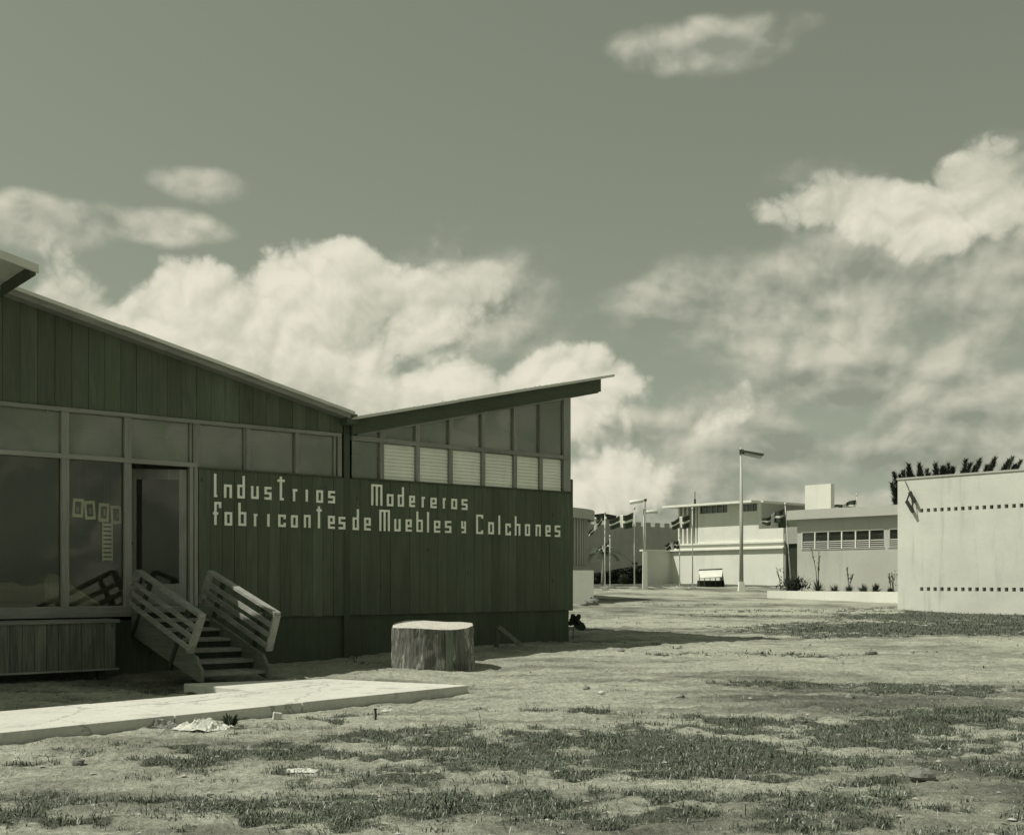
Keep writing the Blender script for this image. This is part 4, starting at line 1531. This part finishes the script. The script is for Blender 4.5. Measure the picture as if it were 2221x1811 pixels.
def tall_lamp():
    Y = 60
    b = at(1608, 1281, Y)
    T = thing('street_lamp', 'tall tapering lamp post with one drooping fixture before the white building', 'street lamp', (b.x, b.y, b.z))
    h = at(1608, 970, Y).z - b.z
    MB().tube([(0, 0, -.3), (0, 0, h * .5), (-.02, 0, h)], [.13, .10, .055], 12).build('pole', M['pole_grey'], T, True)
    mb = MB()
    mb.hexa([(-.2, -.2, -.3), (.2, -.2, -.3), (.2, .2, -.3), (-.2, .2, -.3), (-.13, -.13, .47), (.13, -.13, .47), (.13, .13, .47), (-.13, .13, .47)])
    mb.build('base', M['white'], T)
    g = lambda x, y: ((x - 1608) / FPX * Y, 0, EYE - (y - HY) / FPX * Y - b.z)
    p, q = Vector(g(1609, 979)), Vector(g(1655, 987))
    MB().beam(p, q, .42, .10, (0, 1, 0)).build('lamp_housing', M['lamp_metal'], T)
    MB().beam(p + Vector((.1, 0, -.12)), q + Vector((-.1, 0, -.12)), .34, .12, (0, 1, 0)).build('diffuser', M['pole_grey'], T)
    MB().box(-.1, .1, -.1, .1, h - .36, h - .12).build('clamp', M['lamp_metal'], T)


tall_lamp()


def twin_lamp():
    Y = 66
    b = at(1398, 1268, Y)
    T = thing('street_lamp', 'lamp post with two white tube fixtures at different heights beside the battlements', 'street lamp', (b.x, b.y, b.z))
    g = lambda x, y: Vector(((x - 1398) / FPX * Y, 0, EYE - (y - HY) / FPX * Y - b.z))
    MB().tube([(0, 0, -.3), g(1400, 1080)], [.07, .04], 8).build('pole', M['pole'], T, True)
    MB().tube([g(1396.5, 1195), g(1396.5, 1104)], .05, 8).build('second_pole', M['pole'], T, True)
    MB().hexa([(-.12, -.12, -.3), (.16, -.12, -.3), (.16, .16, -.3), (-.12, .16, -.3)] + [(-.09, -.1, g(0, 1196).z), (.14, -.1, g(0, 1196).z), (.14, .14, g(0, 1196).z), (-.09, .14, g(0, 1196).z)]).build('base', M['white'], T)
    for a, c in (((1365, 1090), (1396, 1086)), ((1401, 1110), (1427, 1110))):
        p, q = g(*a), g(*c)
        MB().tube([p, p + (q - p) * .05, q - (q - p) * .05, q], [.05, .11, .11, .05], 10).build('tube_lamp', M['lamp_white'], T, True)
    MB().box(-.02, .12, -.06, .06, g(0, 1087).z, g(0, 1082).z).build('clamp', M['black'], T)


twin_lamp()


def stand():
    Y = 72
    b = at(1543, 1272, Y)
    T = thing('display_stand', 'small open stand with sloping pale awning before the white building', 'stand', (b.x, b.y, b.z))
    g = lambda x, y: Vector(((x - 1543) / FPX * Y, 0, EYE - (y - HY) / FPX * Y - b.z))
    a0, a1 = g(1516, 1239), g(1567, 1237)
    f0, f1 = g(1513, 1255), g(1560, 1252)
    n = Vector((0, -.9, 0))
    MB().hexa([f0 + n, f1 + n, a1, a0, f0 + n + Vector((0, 0, .05)), f1 + n + Vector((0, 0, .05)), a1 + Vector((0, 0, .05)), a0 + Vector((0, 0, .05))]).build('awning', M['lamp_white'], T)
    MB().beam(a0 + Vector((0, .03, .09)), a1 + Vector((0, .03, .09)), .1, .07).build('ridge_rail', M['black'], T)
    for x in (1517, 1528, 1540, 1552, 1564):
        MB().tube([g(x, 1280), g(x, 1245)], .025, 6).build('post', M['lamp_metal'], T)
    MB().box(g(1515, 0).x, g(1570, 0).x, .0, .5, -.2, .38).build('counter', M['leaf_dark'], T)
    MB().hexa([g(1562, 1240), g(1567, 1238), g(1573, 1275), g(1564, 1275)] + [p + Vector((0, .4, 0)) for p in (g(1562, 1240), g(1567, 1238), g(1573, 1275), g(1564, 1275))]).build('side_panel', M['castle'], T)


stand()


# ------------------------------------------------------------------ planter and plants
def planter():
    P = Vector(at(1664, HY, 50).xy)
    zt = at(1664, 1281, 50).z
    T = thing('planter_wall', 'long low white planter wall below the ribbon window building', 'planter', (P.x, P.y, 0), ANG_B)
    MB().box(0, 7.0, 0, .22, .2, zt).build('front_wall', M['white'], T)
    MB().box(0, .2, .222, 5.0, .2, zt).build('side_wall', M['white'], T)
    MB().box(.202, 7.0, .222, 5.0, .2, zt - .06).build('earth', M['dirt_dark'], T)
    return zt


ZPL = planter()


def blades_mesh(mb, base, n, h, spread, w=.03, droop=.3, rg=random, up=1.0):
    for _ in range(n):
        a = rg.uniform(0, 6.283)
        t = rg.uniform(.1, 1) * spread
        L = h * rg.uniform(.6, 1.1)
        d = Vector((math.cos(a) * math.sin(t), math.sin(a) * math.sin(t), math.cos(t) * up))
        s_ = Vector((-math.sin(a), math.cos(a), 0)) * w * rg.uniform(.6, 1.2)
        p0 = Vector(base) + Vector((math.cos(a), math.sin(a), 0)) * .02
        p1 = p0 + d * L * .55
        p2 = p0 + d * L + Vector((0, 0, -droop * L * math.sin(t)))
        mb.add([p0 - s_ * .6, p0 + s_ * .6, p1 + s_, p1 - s_, p2], [(0, 1, 2, 3), (3, 2, 4)])


PLP = Plane(Vector(at(1664, HY, 50).xy) + ANG_BN * 1.2, UBX)


def in_planter(x):
    p = PLP.P + PLP.u * PLP.s_at(x)
    return Vector((p.x, p.y, ZPL - .08))


rg = random.Random(3)
plants = [(1774, 1.05, 3, 'second'), (1810, .75, 0, 'third'), (1841, .62, 4, 'fourth'), (1873, .72, 0, 'fifth'), (1899, .75, 0, 'sixth'), (1932, .5, 2, 'last')]
for i, (x, h, st_, od) in enumerate(plants):
    p = in_planter(x)
    T = thing('spiky_plant', od + ' spiky rosette plant from the left in the white planter' + (', with tall bare flower stalks' if st_ else ', without flower stalks'), 'plant', (p.x, p.y, ZPL - .08), 0, 'spiky plants in the white planter')
    mb = MB()
    blades_mesh(mb, (0, 0, 0), 70, h * .62, 1.15, .022, .15, rg)
    mb.build('rosette', M['leaf'], T)
    for k in range(st_):
        mb = MB()
        lean = rg.uniform(-.45, .45)
        hh = h * rg.uniform(1.2, 2.0)
        pts = [(0, 0, 0), (lean * .4 * hh * .5, 0, hh * .5), (lean * hh * .7, 0, hh)]
        mb.tube(pts, [.02, .016, .012], 5)
        for j in range(9):
            f = rg.uniform(.45, 1)
            q = Vector(pts[1]).lerp(Vector(pts[2]), (f - .45) / .55)
            blades_mesh(mb, q, 2, .13, .8, .012, 0, rg)
        mb.build('flower_stalk', M['stalk'], T)
p = in_planter(1722)
T = thing('bush', 'large dark scrubby bush at the left end of the white planter', 'bush', (p.x, p.y, ZPL - .08))
mb = MB()
for i in range(34):
    a, t = rg.uniform(0, 6.28), rg.uniform(.1, 1.25)
    L = rg.uniform(.5, 1.0)
    d = Vector((math.cos(a) * math.sin(t), math.sin(a) * math.sin(t) * .6, math.cos(t)))
    mb.tube([(0, 0, 0), d * L * .5 + Vector((0, 0, .05)), d * L + Vector((0, 0, .1))], [.018, .012, .006], 4)
mb.build('stem', M['stalk'], T)
mb = MB()
for i in range(520):
    a, t = rg.uniform(0, 6.28), rg.uniform(.1, 1.4)
    L = rg.uniform(.15, .85)
    d = Vector((math.cos(a) * math.sin(t), math.sin(a) * math.sin(t) * .6, math.cos(t) * .75)) * L
    blades_mesh(mb, d, 1, .17, 1.3, .03, .1, rg)
mb.build('foliage', M['leaf_dark'], T)
for lab, x, y, h in (('thin tall bare sapling at the left edge of the white planter', 1694, 1277, 1.15),
                     ('thin leaning bare sapling beside the corner of the stucco hall', 1938, 1279, .95)):
    p = in_planter(x)
    T = thing('sapling', lab, 'sapling', (p.x, p.y, ZPL - .08))
    mb = MB()
    for k in range(4):
        ln = rg.uniform(-.3, .3)
        mb.tube([(0, 0, 0), (ln * .3, 0, h * .5), (ln, .1 * ln, h * rg.uniform(.7, 1))], [.02, .014, .008], 5)
    mb.build('stem', M['stalk'], T)
    mb = MB()
    for k in range(30):
        blades_mesh(mb, (rg.uniform(-.15, .15), 0, rg.uniform(.3, .95) * h), 1, .14, 1.2, .02, .1, rg)
    mb.build('foliage', M['leaf'], T)


def palm():
    Y = 78
    b = at(1306, 1270, Y)
    T = thing('palm_tree', 'young palm with drooping fronds before the grey battlement wall', 'palm', (b.x, b.y, b.z))
    h = at(1308, 1198, Y).z - b.z
    MB().tube([(0, 0, -.2), (.03, 0, h * .4), (.05, 0, h * .6), (.06, 0, h)], [.10, .08, .06, .05], 8).build('trunk', M['pole_grey'], T, True)
    rg = random.Random(8)
    for i in range(11):
        a = 2 * math.pi * i / 11 + rg.uniform(-.2, .2)
        L = rg.uniform(1.3, 2.1)
        el = rg.uniform(.3, 1.1)
        mb = MB()
        pts = []
        for k in range(9):
            f = k / 8
            r = L * f * math.cos(el) + L * .15 * f
            z = h + L * f * math.sin(el) - 1.6 * L * .55 * f * f
            pts.append(Vector((.06 + r * math.cos(a), r * math.sin(a), z)))
        mb.tube(pts, [.03 - .0025 * k for k in range(9)], 4)
        for k in range(1, 9):
            for sd_ in (-1, 1):
                for m_ in range(4):
                    q = pts[k - 1].lerp(pts[k], m_ / 4)
                    out = Vector((-math.sin(a), math.cos(a), 0)) * sd_ * .32 + Vector((math.cos(a) * .18, math.sin(a) * .18, -.18))
                    w_ = (pts[k] - pts[k - 1]).normalized() * .02
                    mb.add([q - w_, q + w_, q + out], [(0, 1, 2)])
        mb.build('frond', M['leaf'], T)


palm()


def hedge():
    Y0 = 84
    a, b = at(1284, 1268, Y0), at(1400, 1268, Y0)
    T = thing('hedge', 'dark dense hedge mass along the foot of the battlement wall', 'hedge', (a.x, Y0, a.z))
    W = b.x - a.x
    rg = np.random.default_rng(5)
    n = 5200
    x = rg.uniform(0, W, n)
    top = np.interp(x / W, [0, .12, .35, .6, .8, 1], [.75, .85, 1.0, 1.2, 1.3, 1.4])
    z = rg.uniform(0, 1, n) ** .8 * top
    y = rg.uniform(-.7, .7, n)
    mb = MB()
    for i in range(n):
        p = Vector((x[i], y[i], z[i]))
        d1 = Vector(rg.normal(size=3)).normalized() * .12
        d2 = Vector(rg.normal(size=3)).normalized() * .09
        mb.add([p - d1, p + d2, p + d1, p - d2], [(0, 1, 2, 3)])
    mb.build('foliage', M['leaf_dark'], T)
    MB().box(.1, W - .1, -.45, .45, -.2, .75).build('inner_mass', M['leaf_dark'], T)
    s_ = at(1353, 1268, 82)
    S = thing('shrub', 'pale round shrub standing before the dark hedge', 'shrub', s_)
    mb = MB()
    r2 = random.Random(4)
    blades_mesh(mb, (0, 0, 0), 160, .75, .9, .03, .2, r2)
    for i in range(160):
        a_ = r2.uniform(0, 6.28)
        p = Vector((math.cos(a_) * r2.uniform(0, .3), math.sin(a_) * .2, r2.uniform(.1, .75)))
        blades_mesh(mb, p, 1, .16, 1.5, .03, .1, r2)
    mb.build('foliage', M['leaf'], S)


hedge()


def casuarina():
    Y = 62
    b = Vector((at(2010, HY, Y).x, Y, 1.0))
    T = thing('casuarina_tree', 'feathery dark needle tree rising behind the stucco hall', 'tree', b)
    MB().tube([(0, 0, -.3), (.1, 0, 2), (.0, .1, 4), (.1, 0, 5.8)], [.3, .24, .16, .05], 8).build('trunk', M['stalk'], T, True)
    g = lambda x, y: Vector(((x - 2010) / FPX * Y, 0, EYE - (y - HY) / FPX * Y - b.z))
    rg = random.Random(12)
    tips = [(1939, 1026), (1951, 1024), (1965, 1009), (1986, 1008), (2003, 1014), (2022, 1008), (2035, 1016), (2055, 1018), (2075, 1012), (2095, 1022), (2120, 1030),
            (1934, 1060), (1936, 1085), (2140, 1055), (1958, 1040), (2012, 1030), (2045, 1030), (1995, 1030), (2065, 1030), (1945, 1045), (1975, 1036), (2030, 1036), (2085, 1034), (2110, 1040), (1938, 1070), (1955, 1030), (1978, 1022), (2012, 1020), (2046, 1022), (2068, 1004), (2088, 1000), (2106, 1006), (2126, 996), (2145, 1000), (2163, 992), (2184, 998), (2204, 990), (2224, 996), (2135, 1012), (2175, 1010), (2212, 1008), (2055, 1012), (2078, 1014), (2097, 1016), (2115, 1012), (2154, 1008), (2194, 1010), (1992, 1022), (1972, 1020), (2030, 1018)]
    tr = MB()
    mb = MB()
    for (x, y) in tips:
        tip = g(x, y) + Vector((0, rg.uniform(-.8, .8), 0))
        root = Vector((tip.x * .35, tip.y * .4, max(1.2, tip.z - rg.uniform(2.2, 3.2))))
        mid = root.lerp(tip, .5) + Vector((tip.x * .18, 0, -.25))
        pts = [root, mid, tip]
        tr.tube(pts, [.06, .035, .01], 5)
        for k in range(900):
            f = rg.random() ** .8
            p = (root.lerp(mid, f)).lerp(mid.lerp(tip, f), f)
            ax = (tip - mid).normalized()
            rad = .46 * (1 - f) ** 1.2 + .04
            a = rg.uniform(0, 6.28)
            o_ = Vector((math.cos(a), math.sin(a), rg.uniform(-.4, .2))) * rad * rg.random() ** .7
            q = p + o_
            L = rg.uniform(.12, .32)
            e = q + (ax * .8 + o_.normalized() * .5 + Vector((rg.uniform(-.3, .3), 0, rg.uniform(-.3, .2)))) * L
            s_ = Vector((rg.uniform(-1, 1), rg.uniform(-1, 1), 0)).normalized() * .022
            mb.add([q - s_, q + s_, e], [(0, 1, 2)])
    tr.build('branch', M['stalk'], T)
    mb.build('crown', M['needles'], T)


casuarina()


# ------------------------------------------------------------------ small things on the ground
def rock_mesh(rg, sx, sy, sz):
    mb = MB()
    n, m = 9, 6
    for j in range(m + 1):
        th = math.pi * j / m
        for i in range(n):
            a = 2 * math.pi * i / n
            k = 1 + rg.uniform(-.22, .22)
            mb.v.append((sx * k * math.sin(th) * math.cos(a), sy * k * math.sin(th) * math.sin(a), sz * (math.cos(th) * k)))
    for j in range(m):
        for i in range(n):
            a, b = j * n + i, j * n + (i + 1) % n
            mb.f.append((a, a + n, b + n, b))
            mb.m.append(0)
    return mb


def on_ground(px, py):
    z = 0.0
    for _ in range(30):
        p = floor_pt(px, py, z)
        z = z * .5 + .5 * gz(p.x, p.y)
    return Vector((p.x, p.y, z))


rg = random.Random(21)
for lab, x, y, s_, mt in (('dark fist-sized stone in the lower left grass', 169, 1656, .055, 'stone'), ('pale stone on the bare earth at the far right', 1888, 1420, .11, 'stone'),
                          ('dark round stone among the grass tufts at right', 1843, 1516, .07, 'stone'), ('small dark stone on bare earth right of the walk', 1271, 1494, .055, 'stone'),
                          ('dark clod at the lower right edge', 2003, 1690, .10, 'dirt_dark'), ('pale pebble in the middle of the bare earth', 1476, 1513, .06, 'stone'),
                          ('larger of two dark clods left of the round pavilion block shadow', 1283, 1311, .30, 'dirt_dark'), ('smaller of two dark clods near the pale square block', 1269, 1312, .18, 'dirt_dark'),
                          ('whitish stone just past the end of the walk', 1305, 1504, .05, 'paper'), ('small stone at the edge of the long shadow', 1347, 1412, .07, 'stone')):
    p = on_ground(x, y)
    o = rock_mesh(rg, s_, s_ * .8, s_ * .6).build('stone', M[mt])
    o.location = p + Vector((0, 0, s_ * .25))
    tag(o, lab, 'stone', 'loose stones')


def crumple(name, lab, cat, px, py, sx, sy, h, seed, mat='paper', flat=False):
    p = on_ground(px, py)
    n = 26
    mb = MB()
    for i in range(n):
        for j in range(n):
            u, v = i / (n - 1) - .5, j / (n - 1) - .5
            z = h * (abs(vn1(i * .33 + seed, j * .33) - .5) * 2.4 + .4 * vn1(i * .9, j * .9 + seed)) * max(.1, 1 - 2.2 * (u * u + v * v) * 1.5)
            x = sx * u * (1 + .3 * (vn1(j * .3 + seed, 3) - .5))
            y = sy * v * (1 + .5 * (vn1(i * .3 + seed, 9) - .5))
            mb.v.append((x, y, z + .004 + (gz(p.x + x, p.y + y) - p.z)))
    for i in range(n - 1):
        for j in range(n - 1):
            mb.f.append((i * n + j, (i + 1) * n + j, (i + 1) * n + j + 1, i * n + j + 1))
            mb.m.append(0)
    o = mb.build(name, M[mat])
    o.location = p
    sm = o.modifiers.new('s', 'SOLIDIFY')
    sm.thickness = .004
    return tag(o, lab, cat)


crumple('crumpled_paper', 'large crumpled pale paper lying below the front edge of the walk', 'paper', 440, 1582, .56, .34, .09, 3)
crumple('crumpled_paper', 'long crumpled dark rag beside the walk edge', 'rag', 345, 1578, .4, .2, .07, 13, 'stone')
crumple('paper_scrap', 'flat white paper scrap in the foreground grass', 'paper', 655, 1672, .24, .16, .02, 23)
crumple('paper_scrap', 'pale paper scrap near the walk end on bare earth', 'paper', 843, 1542, .14, .1, .03, 31)
p = on_ground(600, 1562)
o = MB().box(-.045, .045, -.03, .03, 0, .085).build('white_carton', M['paper'])
o.location = p
o.rotation_euler = (0, R(8), R(20))
o.modifiers.new('b', 'BEVEL').width = .006
tag(o, 'small upright white carton on the earth below the walk', 'carton')
p = on_ground(814, 1562)
o = MB().tube([(0, 0, -.05), (.005, 0, .06), (0, 0, .11)], [.014, .013, .012], 7).tube([(0, 0, .11), (0, 0, .125)], [.019, .017], 7).build('survey_peg', M['black'])
o.location = p
tag(o, 'short dark peg stuck upright in the earth', 'peg')
# broken trestle and sapling in the shade by the pavilion
p = on_ground(1105, 1404)
T = thing('broken_trestle', 'broken plank trestle leaning in the shade by the pavilion foot', 'trestle', p, R(15))
MB().beam((-.22, 0, .40), (.30, .1, .0), .05, .09).build('plank', M['box_board'], T)
MB().beam((-.22, .03, .36), (-.24, .1, -.02), .09, .05).build('leg', M['box_board'], T)
MB().beam((-.9, .1, .22), (-1.08, .1, .0), .09, .03).build('leg', M['box_board'], T)
p = Vector((1.32, 24.9, gz(1.32, 24.9)))
T = thing('sapling', 'small broad-leaved sapling at the far corner of the pavilion', 'sapling', p)
MB().tube([(0, 0, 0), (.0, 0, .2), (.03, 0, .36)], [.014, .011, .008], 6).build('stem', M['stalk'], T)
r3 = random.Random(6)
for i in range(15):
    a, e, L = r3.uniform(0, 6.28), r3.uniform(-.3, 1.3), r3.uniform(.12, .2)
    if i == 0:
        a, e, L = .1, -.5, .3
    d = Vector((math.cos(a) * math.cos(e), .6 * math.sin(a), math.sin(e)))
    s_ = Vector((-d.z, .3, d.x)).normalized() * L * .34
    b0 = Vector((.03 + r3.uniform(-.05, .05), r3.uniform(-.05, .05), .36 + r3.uniform(-.07, .05)))
    MB().add([b0 + d * L * (.5 - .5 * math.cos(q_)) + s_ * math.sin(q_) for q_ in [2 * math.pi * i_ / 10 for i_ in range(10)]], [tuple(range(10))]).build('leaf', M['leaf_dark'], T)
p = on_ground(500, 1575)
T = thing('weed', 'small broad weed beside the crumpled paper', 'plant', p)
mb = MB()
blades_mesh(mb, (0, 0, 0), 46, .16, 1.3, .02, .2, random.Random(2))
mb.build('foliage', M['leaf'], T)


# ------------------------------------------------------------------ grass and pebbles
def scatter_grass():
    rg = np.random.default_rng(11)

    def zone(n, x0, x1, y0, y1, hmin, hmax, wid, name, mat, label, power=1.0, fan=True, dry=False):
        Y = rg.uniform(y0, y1, n)
        X = rg.uniform(-1, 1, n) * (Y * .52 + .8) if fan else rg.uniform(x0, x1, n)
        m = grass_mask(X, Y) ** power
        if dry:
            m = m * .45 + .16 * np.clip((fbm(X * 3 + 60, Y * 3 + 2, 3) - .45) * 6, 0, 1)
        # keep off the walk
        a, b = np.array(wl[0].xy), np.array(wl[1].xy)
        dv = (b - a) / np.linalg.norm(b - a)
        nv = np.array([-dv[1], dv[0]])
        rel = np.stack([X - a[0], Y - a[1]], -1)
        al, ac = rel @ dv, rel @ nv
        L = np.linalg.norm(b - a)
        onw = (al > -.05) & (al < L + .05) & (ac > -.03) & (ac < 1.75)
        stub = (X > -4.5) & (X < -.9) & (Y > 14.4) & (Y < 16.4) & (ac > 0) & (ac < 3.0)
        inb = ((X - P0.x) * UB.x + (Y - P0.y) * UB.y > -.02) & ((X - P0.x) * UA.x + (Y - P0.y) * UA.y < T_END)
        keep = (rg.random(n) < m) & ~onw & ~inb & ~stub
        X, Y = X[keep], Y[keep]
        k = len(X)
        Z = ground_z(X, Y)
        a = rg.uniform(0, 2 * np.pi, k)
        h = rg.uniform(hmin, hmax, k) * (.6 + .8 * fbm(X * 2.5, Y * 2.5, 3))
        ln = rg.uniform(.4, 2.2, k)
        w = wid * rg.uniform(.6, 1.3, k)
        dx, dy = np.cos(a), np.sin(a)
        sx, sy = -dy * w, dx * w
        P = np.zeros((k, 5, 3))
        P[:, 0] = np.stack([X - sx, Y - sy, Z - .01], -1)
        P[:, 1] = np.stack([X + sx, Y + sy, Z - .01], -1)
        mx, my, mz = X + dx * h * ln * .4, Y + dy * h * ln * .4, Z + h * .62
        P[:, 2] = np.stack([mx + sx * .8, my + sy * .8, mz], -1)
        P[:, 3] = np.stack([mx - sx * .8, my - sy * .8, mz], -1)
        P[:, 4] = np.stack([X + dx * h * ln, Y + dy * h * ln, Z + h * np.clip(1.1 - ln * .4, .25, 1)], -1)
        base = np.arange(k)[:, None] * 5
        q = (base + np.array([[0, 1, 2, 3]]))
        t = (base + np.array([[3, 2, 4]]))
        loops = np.concatenate([q, t], 1).ravel()
        me = bpy.data.meshes.new(name)
        me.vertices.add(k * 5)
        me.vertices.foreach_set('co', P.ravel())
        me.loops.add(len(loops))
        me.loops.foreach_set('vertex_index', loops)
        me.polygons.add(2 * k)
        st_ = np.stack([np.arange(k) * 7, np.arange(k) * 7 + 4], -1).ravel()
        me.polygons.foreach_set('loop_start', st_)
        me.polygons.foreach_set('loop_total', np.tile([4, 3], k))
        me.update(calc_edges=True)
        me.materials.append(M[mat])
        o = bpy.data.objects.new(name, me)
        COL.objects.link(o)
        struct(o, 'stuff', label)
        o['category'] = 'grass'
    zone(330000, 0, 0, 4.6, 17, .012, .045, .0035, 'grass', 'grass', 'short grass growing in patches over the foreground earth')
    zone(90000, 0, 0, 4.6, 19, .012, .05, .003, 'dry_grass', 'grass_dry', 'dry pale grass blades scattered over the earth', dry=True)
    zone(9000, 0, 0, 4.8, 18, .06, .15, .0035, 'weeds', 'grass', 'taller straggling weeds among the short grass', power=2.0)
    zone(120000, 0, 0, 17, 46, .03, .075, .010, 'grass', 'grass', 'short grass patches farther back on the earth')


scatter_grass()


def scatter_pebbles():
    rg = np.random.default_rng(31)
    n = 5200
    Y = 4.8 + 30 * rg.random(n) ** 1.6
    X = rg.uniform(-1, 1, n) * (Y * .52 + .6)
    inb = ((X - P0.x) * UB.x + (Y - P0.y) * UB.y > -.02) & ((X - P0.x) * UA.x + (Y - P0.y) * UA.y < T_END)
    a, b = np.array(wl[0].xy), np.array(wl[1].xy)
    dv = (b - a) / np.linalg.norm(b - a)
    nv = np.array([-dv[1], dv[0]])
    rel = np.stack([X - a[0], Y - a[1]], -1)
    al, ac = rel @ dv, rel @ nv
    onw = (al > -.05) & (al < np.linalg.norm(b - a) + .05) & (ac > -.02) & (ac < 3.0)
    ok = ~inb & ~onw & (fbm(X * .8 + 9, Y * .8 + 4, 3) > .42)
    X, Y = X[ok], Y[ok]
    Z = ground_z(X, Y)
    S = (.005 + .018 * rg.random(len(X)) ** 5) * (1 + Y * .035)
    mb = MB()
    mb2 = MB()
    for x, y, z, s_ in zip(X, Y, Z, S):
        m_ = mb if rg.random() < .6 else mb2
        a0 = rg.uniform(0, 6.28)
        ks = rg.uniform(.7, 1.4, 6)
        ring = [(x + s_ * ks[i] * math.cos(a0 + i * 1.2566), y + s_ * ks[i] * math.sin(a0 + i * 1.2566), z + s_ * .1) for i in range(5)]
        top = (x + s_ * .2 * (ks[0] - 1), y, z + s_ * .5 * ks[5])
        m_.add(ring + [top], [(i, (i + 1) % 5, 5) for i in range(5)])
    struct(mb.build('pebbles', M['pebble']), 'stuff', 'small pale pebbles strewn over the earth')
    struct(mb2.build('pebbles', M['stone']), 'stuff', 'small grey pebbles strewn over the earth')


scatter_pebbles()
bpy.context.view_layer.update()
